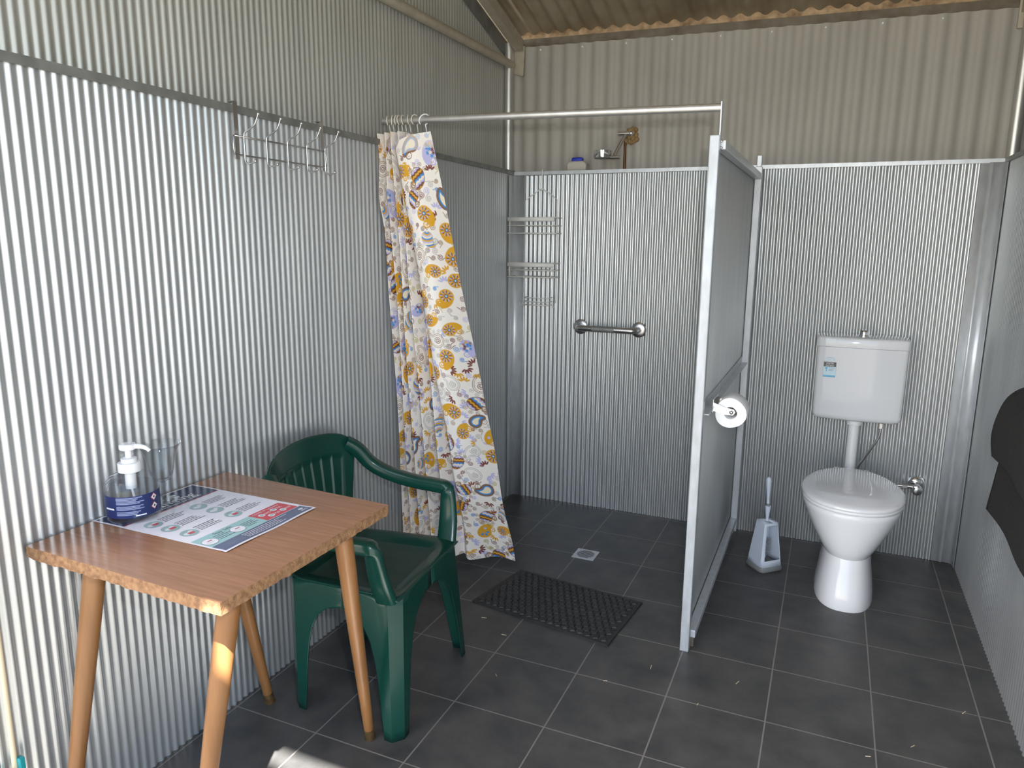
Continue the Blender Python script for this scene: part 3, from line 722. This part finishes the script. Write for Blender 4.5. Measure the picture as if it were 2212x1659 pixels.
for y in (-1.934,-1.843,-1.752,-1.662,-1.571):
    h = MB(); xx = -.592
    h.tube(spline([(-.535,y-.002,1.760),(-.552,y,1.733),(-.575,y,1.7205),(-.589,y,1.713),(xx,y,1.702),(xx,y,1.665),(xx,y,1.642),(-.587,y,1.632),(-.573,y,1.629),(-.556,y,1.635)],5), .0022, 8)
    h.sphere((-.534,y-.002,1.761), .0045); h.sphere((-.555,y,1.6355), .0045)
    h.build('hook', M['chrome'], t, smooth=180)

# ------------------------------------------------------------------ toilet
cx = 1.122
def oval(z, yf, yb, hw, e=2.2, n=48, egg=0., xo=0.):
    cy, hl = (yf+yb)/2, (yb-yf)/2; out = []
    for k in range(n):
        a = 2*PI*k/n; ca, sa = math.cos(a), math.sin(a)
        x = math.copysign(abs(ca)**(2/e), ca)*hw*(1-egg*sa); y = math.copysign(abs(sa)**(2/e), sa)*hl
        out.append((cx+xo+x, cy+y, z))
    return out
t = thing('toilet', 'white ceramic toilet pan with lid closed, standing under the cistern', 'toilet', (cx,-.42,0))
ped = [(0,-.672,-.215,.112),(.012,-.675,-.213,.1135),(.05,-.668,-.215,.109),(.10,-.654,-.22,.102),(.15,-.636,-.22,.095),(.19,-.622,-.215,.091),(.215,-.612,-.21,.090)]
bw = [(.170,-.585,-.23,.070),(.185,-.612,-.22,.088),(.205,-.628,-.205,.101),(.235,-.640,-.195,.118),(.28,-.650,-.185,.143),(.33,-.658,-.178,.166),(.37,-.664,-.172,.181),(.388,-.666,-.17,.186),(.394,-.662,-.172,.183)]
MB().loft([oval(z,a,b,h,2.5) for z,a,b,h in ped]).build('pedestal', M['ceramic'], t, smooth=60)
MB().loft([oval(z,a,b,h,2.25,egg=.06) for z,a,b,h in bw]).build('bowl', M['ceramic'], t, smooth=60)
MB().box((cx,-.135,.30), (.11,.13,.10)).build('outlet', M['ceramic'], t, bevel=.02, smooth=60)
tilt = lambda ring, s: [(x,y,z+s*(y+.66)) for x,y,z in ring]
MB().loft([tilt(oval(z,a,b,h,2.1,egg=.09),.02) for z,a,b,h in ((.394,-.660,-.175,.183),(.397,-.666,-.170,.189),(.406,-.667,-.168,.190),(.409,-.663,-.171,.187))]).build('seat', M['white_plastic'], t, smooth=60)
MB().loft([tilt(oval(z,a,b,h,2.08,egg=.09),.035) for z,a,b,h in ((.4105,-.664,-.166,.188),(.412,-.669,-.162,.1925),(.419,-.670,-.160,.1935),(.425,-.664,-.165,.189),(.431,-.640,-.182,.172),(.4355,-.595,-.215,.138),(.4380,-.53,-.28,.075),(.4385,-.46,-.36,.01))]).build('lid', M['ceramic'], t, smooth=60)
MB().tube([(cx-.07,-.172,.432),(cx+.07,-.172,.432)], .010, 12).build('hinge', M['white_plastic'], t, smooth=60)
# cistern
t = thing('toilet_cistern', 'white plastic cistern mounted on the corrugated wall above the toilet pan', 'cistern', (cx,-.06,.64))
def rr(z, hw, yf, yb=.016, xo=0., r_=.03, bulge=.012):
    pts = []; n = 14
    for k in range(n+1):
        u = -1+2*k/n; pts.append((cx-.004+xo+u*(hw-r_*.5), yf-bulge*(1-u*u)))
    cor = [(cx-.004+xo+hw, yf+r_*.7), (cx-.004+xo+hw, yb), (cx-.004+xo-hw, yb), (cx-.004+xo-hw, yf+r_*.7)]
    a = [pts[0]]+pts[1:]
    right = [(cx-.004+xo+hw-r_*.12, yf+r_*.22)]; left = [(cx-.004+xo-hw+r_*.12, yf+r_*.22)]
    return [(x,y,z) for x,y in a+right+cor+left]
MB().loft([rr(.646,.150,-.105,r_=.05),rr(.649,.165,-.122,r_=.045),rr(.658,.175,-.133),rr(.675,.179,-.137),rr(.80,.180,-.138),rr(.975,.181,-.139)]).build('tank', M['cistern'], t, smooth=50)
MB().loft([rr(.976,.1815,-.140),rr(.9765,.1835,-.142),rr(1.010,.184,-.142),rr(1.017,.182,-.139),rr(1.020,.174,-.130)]).build('lid', M['cistern'], t, smooth=50)
bt = MB().lathe([(.026,1.019),(.026,1.026),(.022,1.027),(.0215,1.046),(.019,1.049)], (cx-.002,-.075,0), 28); bt.build('flush_button', M['chrome'], t, smooth=40)
sk = MB(); SX, SZ, SY = .9935, .878, -.1535
def srect(x0, x1, z0, z1, mi, dy=0.): sk.cur = mi; sk.add([(SX+x0,SY-dy,SZ+z0),(SX+x1,SY-dy,SZ+z0),(SX+x1,SY-dy,SZ+z1),(SX+x0,SY-dy,SZ+z1)], [(0,1,2,3)])
# sticker follows the front, which bulges slightly
srect(-.024,.026,-.034,.030,0,-.0006); srect(-.024,.026,.010,.030,1); srect(-.024,.025,-.036,-.028,2); srect(-.018,-.008,.0,.007,2); srect(-.014,-.010,-.012,.0,2)
for k in range(3): srect(-.002,.022-.004*k,.004-k*.006,.0052-k*.006,3)
sk.cur = 4
for k in range(14): pass
for txt, z in (('WATER',.0215),('RATING',.0125)):
    vs, fs = text_geo(txt, .0092); sk.cur = 5; sk.add([(SX+.001+v.x,SY-.0006,SZ+z+v.y) for v in vs], fs)
arcp = [(SX+.020*math.cos(a),SY,SZ+.036+.014*math.sin(a)) for a in np.linspace(0,PI,12)]
arcq = [(SX+.011*math.cos(a),SY,SZ+.036+.006*math.sin(a)) for a in np.linspace(0,PI,12)]
sk.cur = 4; sk.add(arcp+arcq, [(i,i+1,i+13,i+12) for i in range(11)])
sk.build('rating_sticker', [M['pale_ink'],M['dark_ink'],M['sky_ink'],M['text_ink'],M['pale_ink'],M['white_ink']], t, recalc=False)
fp = MB().tube([(1.117,-.075,.65),(1.117,-.075,.44),(1.117,-.085,.36),(1.117,-.12,.33)], .0225, 20).lathe([(.031,.622),(.032,.624),(.032,.640),(.030,.642)], (1.117,-.075,0), 28).lathe([(.028,.640),(.029,.652)], (1.117,-.075,0), 24)
fp.build('flush_pipe', M['white_plastic'], t, smooth=45)
t = thing('stop_tap', 'chrome quarter turn stop tap on the wall right of the toilet', 'tap', (1.398,.02,.356))
fy = Matrix(((1,0,0),(0,0,-1),(0,1,0)))
MB().lathe([(.036,.0),(.036,.004),(.030,.016),(.017,.022)], (1.398,.019,.356), 28, frame=fy).build('flange', M['chrome'], t, smooth=40)
MB().tube([(1.398,0,.356),(1.398,-.045,.356)], .012, 16).tube([(1.398,-.034,.354),(1.345,-.034,.352)], .0095, 12).tube([(1.360,-.034,.352),(1.340,-.034,.352)], .0115, 6).build('body', M['steel'], t, smooth=40)
MB().lathe([(.014,0),(.022,.004),(.022,.018),(.018,.021)], (1.398,-.042,.345), 24, frame=fy).build('handle', M['chrome'], t, smooth=40)
hs = spline([(1.224,-.085,.645),(1.224,-.085,.60),(1.215,-.08,.56),(1.175,-.06,.47),(1.150,-.045,.40),(1.20,-.035,.345),(1.30,-.034,.350),(1.345,-.034,.352)], 8)
mb = MB().tube(hs, .0055, 10); mb.tube([(1.224,-.085,.655),(1.224,-.085,.642)], .014, 12); mb.tube([(1.224,-.085,.640),(1.224,-.085,.618)], .0115, 6)
tag(mb.build('water_hose', M['steel'], smooth=40, origin=(1.224,-.085,.345)), 'thin braided steel water hose running from cistern down to the tap', 'hose')
mb = MB().tube([(1.235,-.02,.0),(1.235,-.02,.075)], .012, 10).tube([(1.235,-.02,.055),(1.205,-.06,.055)], .010, 8)
tag(mb.build('waste_pipe_stub', M['copper'], smooth=60, origin=(1.235,-.02,0)), 'short rusty brown pipe stub behind the toilet pedestal at the wall', 'pipe')

# ------------------------------------------------------------------ toilet brush
hc = Vector((.800,-.372,0)); ang = math.atan2(.078,.083)             # window side faces (+x,-y)
ux, uy = Vector((math.cos(ang),math.sin(ang),0)), Vector((math.sin(ang),-math.cos(ang),0))  # ux along the window side, uy out of it
def H3(a, b, z): return hc+ux*a+uy*b+Vector((0,0,z))
t = thing('toilet_brush_holder', 'white tapered plastic toilet brush holder with open front and grey base', 'brush holder', hc)
def half(z): return lerp(.0555,.0345,(z-.022)/.195)
def ringz(z, h=None): h = half(z) if h is None else h; c_ = h*.22; return [H3(a*h, b*h, z) for a, b in ((-1+.2,-1),(1-.2,-1),(1,-1+.2),(1,1-.2),(1-.2,1),(-1+.2,1),(-1,1-.2),(-1,-1+.2))]
MB().loft([ringz(.0,.0575),ringz(.004,.0595),ringz(.016,.0585),ringz(.022,.055)]).build('base', M['grey_plastic'], t, smooth=40)
sh = MB()
zs = [.022,.050,.10,.15,.19,.205,.2165]
rg = [ringz(z) for z in zs]
for k in range(len(zs)-1):
    for i in range(8):
        j = (i+1)%8
        if i == 4 and 1 <= k <= 4: continue                                   # the open front
        sh.add([rg[k][i],rg[k][j],rg[k+1][j],rg[k+1][i]], [(0,1,2,3)])
sh.add([H3(*p,.2165) for p in [(a*.0345,b*.0345) for a,b in ((-.8,-1),(.8,-1),(1,-.8),(1,.8),(.3,1),(.25,.1),(-.25,.1),(-.3,1),(-1,.8),(-1,-.8))]], [tuple(range(10))])
sh.build('shell', M['blue_white'], t, smooth=40, solid=.003, offset=-1, weld=True)
t = thing('toilet_brush', 'white toilet brush standing in its holder, handle leaning up the wall', 'brush', H3(0,0,.03))
MB().tube([H3(0,0,.045),H3(.002,-.004,.21),H3(.003,-.006,.235)], .0055, 12).lathe([(.006,.225),(.009,.25),(.0125,.275),(.0125,.283)], H3(.003,-.006,0), 16).build('stem', M['blue_white'], t, smooth=50)
MB().tube([H3(.004,-.008,.28),H3(.005,-.010,.292)], .0075, 12).build('neck', M['grey_plastic'], t, smooth=50)
MB().tube([H3(.005,-.010,.290),H3(.005,-.012,.315),H3(.005,-.014,.345),H3(.006,-.017,.375),H3(.006,-.018,.395),H3(.006,-.019,.407),H3(.006,-.019,.412)], [.0065,.0060,.0080,.0105,.0115,.0085,.003], 14).build('handle', M['blue_white'], t, smooth=60)
br = MB()
for k in range(170):
    z = .05+.075*(k/170); a = k*2.4; r_ = .024
    p = H3(0,0,z+.02); br.tube([p, p+ux*(r_*math.cos(a))+uy*(r_*math.sin(a))+Vector((0,0,-.012+random.uniform(-.006,.006)))], .0007, 4)
br.build('bristles', M['bristle'], t)

# ------------------------------------------------------------------ toilet roll and its holder
t = thing('toilet_roll_holder', 'polished steel toilet roll holder fixed to the partition', 'roll holder', (.636,-1.06,.86))
MB().box((.636,-1.055,.872), (.003,.115,.045)).build('backplate', M['chrome'], t, bevel=.001)
for y in (-1.112,-1.000):
    MB().prism([(.636,y,.885),(.672,y,.872),(.705,y,.866),(.710,y,.856),(.703,y,.846),(.672,y,.846),(.636,y,.856)], (0,.0025,0)).build('arm', M['chrome'], t)
MB().tube([(.698,-1.117,.857),(.698,-.995,.857)], .0055, 12).sphere((.698,-1.116,.857),.0075).build('spindle', M['chrome'], t, smooth=60)
ring = lambda r_, y, c: [(c[0]+r_*(1+.03*math.cos(3*a+.6))*math.cos(a), y, c[1]+r_*(1+.03*math.cos(3*a+.6))*math.sin(a)) for a in [2*PI*k/48 for k in range(48)]]
rc = (.694,.851)
def rring(r_, y): return ring(r_, y, rc)
mb = MB().loft([rring(.0215,-1.104),rring(.051,-1.104),rring(.0520,-1.102),rring(.0520,-1.004),rring(.051,-1.002),rring(.0215,-1.002),rring(.0210,-1.003),rring(.0210,-1.103),rring(.0215,-1.104)], False, False)
tag(mb.build('toilet_roll', M['tissue'], smooth=45, origin=(rc[0],-1.053,rc[1]-.05)), 'white toilet paper roll hanging on the steel holder by the partition', 'toilet roll')

# ------------------------------------------------------------------ towel rail and towel on the right wall
t = thing('towel_rail', 'chrome towel rail on the right wall, mostly under the dark towel', 'towel rail', (1.53,-1.4,.955))
MB().tube([(1.532,-1.02,.960),(1.532,-1.85,.960)], .010, 16).build('tube', M['chrome'], t, smooth=60)
fx = Matrix(((0,0,-1),(0,1,0),(1,0,0)))
MB().lathe([(.026,0),(.026,.006),(.016,.012),(.013,.060),(.0155,.075),(.002,.077)], (1.578,-1.035,.960), 20, frame=fx).build('bracket', M['chrome'], t, smooth=40)
def towel(name, label, prof, y0, y1, th, n=22, wob=.004, taper=0.):
    mb = MB(); P = spline([Vector((x,0,z)) for x,z in prof], 6); m_ = len(P)-1
    def fn(u, v):
        p = P[round(u*m_)]+Vector((.014,0,0)); y = lerp(y0, y1, v)
        w = wob*math.sin(9*v+5*u); return (p.x+w, y+taper*u*(1-v), p.z+.004*math.sin(7*v))
    mb.grid(fn, m_, n)
    return tag(mb.build(name, M['towel'], smooth=180, solid=th, offset=0, origin=(1.5,(y0+y1)/2,min(z for x,z in prof))), label, 'towel')
towel('bath_towel', 'charcoal towel hanging longest on the chrome rail, against the right wall', [(1.548,.70),(1.547,.85),(1.540,.955),(1.520,.984),(1.500,.968),(1.487,.90),(1.479,.80),(1.470,.70),(1.462,.622)], -1.07, -1.75, .012)
towel('hand_towel', 'charcoal towel folded thickly over the longer towel on the rail', [(1.562,.86),(1.556,.95),(1.530,1.000),(1.500,1.005),(1.468,.975),(1.452,.92),(1.447,.86),(1.455,.80)], -1.10, -1.72, .020)

# ------------------------------------------------------------------ shower things
t = thing('grab_bar', 'short stainless steel grab bar fixed to the shower wall', 'grab bar', (-.062,.0,.95))
for x in (-.216,.093):
    MB().lathe([(.0385,0),(.0385,.004),(.034,.008),(.018,.010)], (x,.0175,.981), 32, frame=fy).build('flange', M['steel'], t, smooth=35)
gp = [Vector((-.216,.012,.981))]+arc((-.186,-.020,.981), .030, PI, 1.5*PI, 8, (1,0,0), (0,1,0))+arc((.063,-.020,.981), .030, -.5*PI, 0, 8, (1,0,0), (0,1,0))+[Vector((.093,.012,.981))]
MB().tube(gp, .0155, 18).build('bar', M['steel'], t, smooth=60)
MB().tube([(-.132,-.050,.981),(-.016,-.050,.981)], .0159, 18).build('knurled_grip', M['galv_dull'], t, smooth=60)

t = thing('shower_caddy', 'white wire shower caddy with two baskets hooked over the back wall', 'caddy', (-.465,-.03,1.09))
def wire(mb, pts, r_=.0022, n=6): mb.tube(pts, r_, n)
hg = MB(); wire(hg, spline([(-.442,.035,1.772),(-.442,.006,1.778),(-.441,.003,1.74),(-.441,.004,1.685)],4)); wire(hg, [(-.530,.0,1.53),(-.530,.0,1.625),(-.505,.0,1.645),(-.446,.0,1.683),(-.436,.0,1.683),(-.382,.0,1.650),(-.352,.0,1.625),(-.352,.0,1.10)]); wire(hg, [(-.530,.0,1.53),(-.530,.0,1.10)])
wire(hg, [(-.446,.0,1.679),(-.436,.0,1.679)], .004)
hg.build('hanger', M['caddy'], t, smooth=180)
def basket(x0, x1, z0, z1):
    b = MB(); y0, y1 = -.105, .0
    b.tube([(x0,y0,z1),(x1,y0,z1),(x1,y1,z1),(x0,y1,z1),(x0,y0,z1)], .0022, 6)
    b.box(((x0+x1)/2,y0-.001,z1-.008), (x1-x0,.006,.020))
    for z in (lerp(z0,z1,.5),z0): b.tube([(x0,y1,z),(x0,y0,z),(x1,y0,z),(x1,y1,z),(x0,y1,z)], .0020 if z > z0 else .0026, 6)
    for k in range(8): x = lerp(x0,x1,k/7); b.tube([(x,y0,z0),(x,y1,z0)], .0016, 6)
    for x in (x0+.012,x1-.012): b.tube([(x,y0-.001,z0),(x,y0-.001,z1)], .0020, 6)
    return b
basket(-.585,-.330,1.458,1.536).build('basket', M['caddy'], t, smooth=180)
basket(-.585,-.332,1.236,1.306).build('basket', M['caddy'], t, smooth=180)
sd = MB(); x0, x1 = -.508,-.372
for z, yf in ((1.128,-.075),(1.108,-.08),(1.090,-.07)): sd.tube([(x0,.0,z),(x0,yf,z),(x1,yf,z),(x1,.0,z)], .0020, 6)
for k in range(6): x = lerp(x0,x1,k/5); sd.tube([(x,.0,1.090),(x,-.07,1.090)], .0016, 6)
sd.build('soap_dish', M['caddy'], t, smooth=180)
for x in (-.535,-.352): MB().tube(spline([(x,.0,1.15),(x,-.012,1.10),(x,-.03,1.078),(x,-.05,1.085),(x,-.055,1.10)],5), .0020, 6).build('hook', M['caddy'], t, smooth=180)

t = thing('wall_shower', 'chrome shower head on a bent arm from the cream wall', 'shower head', (-.03,.11,1.94))
MB().tube([(-.025,.125,1.944),(-.025,.06,1.944)], .011, 14).tube([(-.062,.062,1.944),(.0,.062,1.944)], .0105, 14).sphere((.002,.062,1.944),.013).build('elbow', M['chrome'], t, smooth=60)
MB().tube([(-.024,.060,1.940),(-.065,.012,1.835)], .0085, 12).build('arm', M['steel'], t, smooth=60)
MB().tube([(-.088,.004,1.826),(-.034,.004,1.826)], .0085, 12).build('joint', M['chrome'], t, smooth=50)
MB().lathe([(.041,0),(.043,.004),(.043,.034),(.038,.037),(.012,.039)], (-.122,.003,1.825), 36).build('head', M['chrome'], t, smooth=35)
MB().lathe([(.040,-.001),(.042,.0045)], (-.122,.003,1.824), 36).build('spray_plate', M['galv_dull'], t, smooth=40)
mb = MB().tube([(-.040,.113,1.70),(-.040,.113,1.93)], .0068, 12)
tag(mb.build('copper_pipe', M['copper'], smooth=60, origin=(-.04,.113,1.70)), 'brown copper pipe rising from the ledge to the shower head', 'pipe')
mb = MB(); fr_ = random.Random(3); nl = 18
for k in range(nl):
    a = 2*PI*k/nl*.98; rad = .020+.012*fr_.random(); mb.sphere((-.012+rad*math.cos(a)*1.05, .119-.004*fr_.random(), 1.938+rad*math.sin(a)*1.2), .007+.006*fr_.random(), 10, 7)
for k in range(26): mb.sphere((-.036+.05*fr_.random(), .122, 1.915+.058*fr_.random()), .008+.004*fr_.random(), 10, 7)
tag(mb.build('foam_sealant', M['foam'], smooth=180, origin=(-.012,.12,1.90)), 'brown lump of expanding foam sealing the shower pipe hole', 'sealant')
t = thing('soap_box', 'milky plastic container with a blue cap on the ledge above the shower', 'container', (-.272,.075,1.774))
def sb(z, x0, x1, d): return [(x0,.075-d,z),(x1,.075-d,z),(x1,.075+d,z),(x0,.075+d,z)]
MB().loft([sb(1.774,-.325,-.225,.024),sb(1.805,-.325,-.223,.026),sb(1.815,-.318,-.232,.024),sb(1.822,-.305,-.245,.018)]).build('body', M['milky'], t, bevel=.004, smooth=50)
MB().loft([sb(1.8175,-.300,-.252,.014),sb(1.822,-.304,-.248,.016),sb(1.836,-.303,-.248,.016),sb(1.840,-.299,-.253,.012)]).build('cap', M['blue'], t, bevel=.002, smooth=50)

t = thing('floor_drain', 'square metal floor drain grate set in the shower tiles', 'drain', (.037,-.589,0))
a_ = .03; dv = Vector((.037,-.589,0))
MB().box((.037,-.589,.0012), (.104,.104,.0024)).build('frame', M['galv_trim'], t, bevel=.0006)
gr = MB()
for k in range(7):
    y = -.589-.033+k*.011; w = math.sqrt(max(.040**2-(y+.589)**2, 1e-4)); gr.box((.037,y,.0026), (2*w,.0052,.0006))
gr.build('slots', M['black'], t)  # flat black bars put in for the shade inside the slots

# rubber mat with hexagonal studs
m0, mu, mv = Vector((-.238,-1.206,0)), Vector((.388+.238-.03,-.098,0)).normalized(), Vector((.0664,.3417,0)).normalized()
c00, c10, c11, c01 = Vector((-.238,-1.206,0)), Vector((.349,-1.298,0)), Vector((.387,-.935,0)), Vector((-.170,-.866,0))
def mp_(a, b, z): return lerp(lerp(c00,c10,a), lerp(c01,c11,a), b)+Vector((0,0,z))
mt = MB(); mt.loft([[mp_(0,0,.0),mp_(1,0,.0),mp_(1,1,.0),mp_(0,1,.0)],[mp_(0,0,.006),mp_(1,0,.006),mp_(1,1,.006),mp_(0,1,.006)],[mp_(.014,.022,.007),mp_(.986,.022,.007),mp_(.986,.978,.007),mp_(.014,.978,.007)]])
rows, cols_ = 13, 18
for j in range(rows):
    for i in range(cols_-(j % 2)):
        a = .05+.90*(i+.5*(j % 2))/(cols_-1); b = .07+.86*j/(rows-1)
        hx, hy = .0285, .0450
        r0_ = [mp_(a+hx*math.cos(PI/6+k*PI/3), b+hy*math.sin(PI/6+k*PI/3), .0068) for k in range(6)]
        r1_ = [mp_(a+hx*.90*math.cos(PI/6+k*PI/3), b+hy*.90*math.sin(PI/6+k*PI/3), .0105) for k in range(6)]
        r2q = [mp_(a+hx*.5*math.cos(PI/6+k*PI/3), b+hy*.5*math.sin(PI/6+k*PI/3), .0125) for k in range(6)]
        mt.loft([r0_,r1_,r2q], False, True)
tag(mt.build('rubber_mat', M['rubber'], origin=(.08,-1.08,0)), 'black rubber mat with hexagonal studs on the tiles before the shower', 'mat')

# cane and teal peg at the open front of the left wall
mb = MB().tube([(-.598,-2.746,.0),(-.599,-2.742,.5),(-.600,-2.738,1.0)], .0058, 10)
tag(mb.build('bamboo_cane', M['straw'], smooth=60, origin=(-.598,-2.746,0)), 'pale thin cane standing against the left wall at the open front', 'cane')
mb = MB().box((-.590,-2.736,.270), (.016,.012,.030)).box((-.590,-2.764,.262), (.016,.016,.012)).box((-.590,-2.750,.250), (.014,.040,.012))
tag(mb.build('teal_clip', M['teal'], bevel=.002, origin=(-.59,-2.75,.245)), 'small teal plastic clip around the pale cane', 'clip')

# scraps of dry straw on the tiles
sm = MB().box((0,0,.001), (.022,.0016,.0014)).build('straw_scrap', M['straw'])
for k, (x, y, a) in enumerate(((.40,-1.50,.5),(.06,-1.62,2.2),(-.14,-1.30,.2),(.52,-1.36,1.6),(.80,-1.33,1.2),(1.30,-1.44,.9),(1.18,-1.54,.3),(.70,-1.50,1.4),(-.02,-1.38,.1),(.30,-1.02,1.9),(-.26,-1.66,2.7),(1.46,-1.20,1.0))):
    o = sm if k == 0 else sm.copy()
    if k: C.objects.link(o)
    o.location = (x, y, 0); o.rotation_euler = (0,0,a); o.scale = (random.uniform(.5,1.1),1,1)
    tag(o, 'tiny scrap of dry straw lying on the dark floor tiles', 'straw', 'straw scraps on the tiles')
q = L3(-.205,.222,.731)
tag(MB().box((0,0,.0), (.030,.0018,.0018), Matrix.Rotation(.5,3,'Z') @ Matrix.Rotation(.25,3,'Y')).build('straw_stalk', M['straw']), 'pale straw stalk lying on the shoulder of the green chair arm', 'straw').location = q

# ------------------------------------------------------------------ light
W = bpy.data.worlds.new('sky'); S.world = W; W.use_nodes = True
nt = W.node_tree; bg = nt.nodes['Background']; sky = nt.nodes.new('ShaderNodeTexSky')
sky.sky_type = 'NISHITA'; sky.sun_disc = False; sky.sun_elevation = math.radians(45); sky.sun_rotation = math.radians(215); sky.air_density = 1.0; sky.dust_density = 1.5
nt.links.new(sky.outputs[0], bg.inputs[0]); bg.inputs[1].default_value = .42
sun = bpy.data.lights.new('sun', 'SUN'); sun.energy = 36.0; sun.angle = math.radians(.55); sun.color = (1,.965,.91)
so = bpy.data.objects.new('sun', sun); C.objects.link(so)
d = Vector((-.57,.82,0)).normalized(); d = (d*math.cos(math.radians(52))+Vector((0,0,-math.sin(math.radians(52))))).normalized()
so.rotation_euler = d.to_track_quat('-Z','Y').to_euler(); so.location = (3,-8,6)

# ------------------------------------------------------------------ camera, with its flash
R = [[0.9157865176578265,0.40156717940852016,0.008880005520087317],[0.08593416229841284,-0.17428368336180855,-0.9809385900574566],[-0.3923651027120295,0.8990934312604704,-0.19411498663949756]]
cc = Vector((0.9731419587958472,-3.602667815665119,1.4210582908348506))
cam = bpy.data.cameras.new('camera'); co = bpy.data.objects.new('camera', cam); C.objects.link(co)
cam.sensor_width = 36; cam.sensor_fit = 'HORIZONTAL'; cam.lens = 1567.6054557633454/2212*36; cam.clip_start = .02
x_, y_, z_ = Vector(R[0]), -Vector(R[1]), -Vector(R[2])
mw = Matrix((x_, y_, z_)).transposed().to_4x4(); mw.translation = cc; co.matrix_world = mw
S.camera = co
fl = bpy.data.lights.new('flash', 'AREA'); fl.shape = 'DISK'; fl.size = .035; fl.energy = 13; fl.color = (1,.985,.96)
fo = bpy.data.objects.new('flash', fl); C.objects.link(fo); fm = mw.copy(); fm.translation = cc+x_*.08+y_*.12; fo.matrix_world = fm

vs_ = S.view_settings; vs_.view_transform = 'Standard'; vs_.look = 'None'; vs_.gamma = 1; vs_.use_curve_mapping = False; vs_.exposure = .45
S.cycles.use_denoising = True
S.cycles.max_bounces = 10; S.cycles.diffuse_bounces = 5; S.cycles.glossy_bounces = 5; S.cycles.transmission_bounces = 10
S.cycles.sample_clamp_indirect = 8
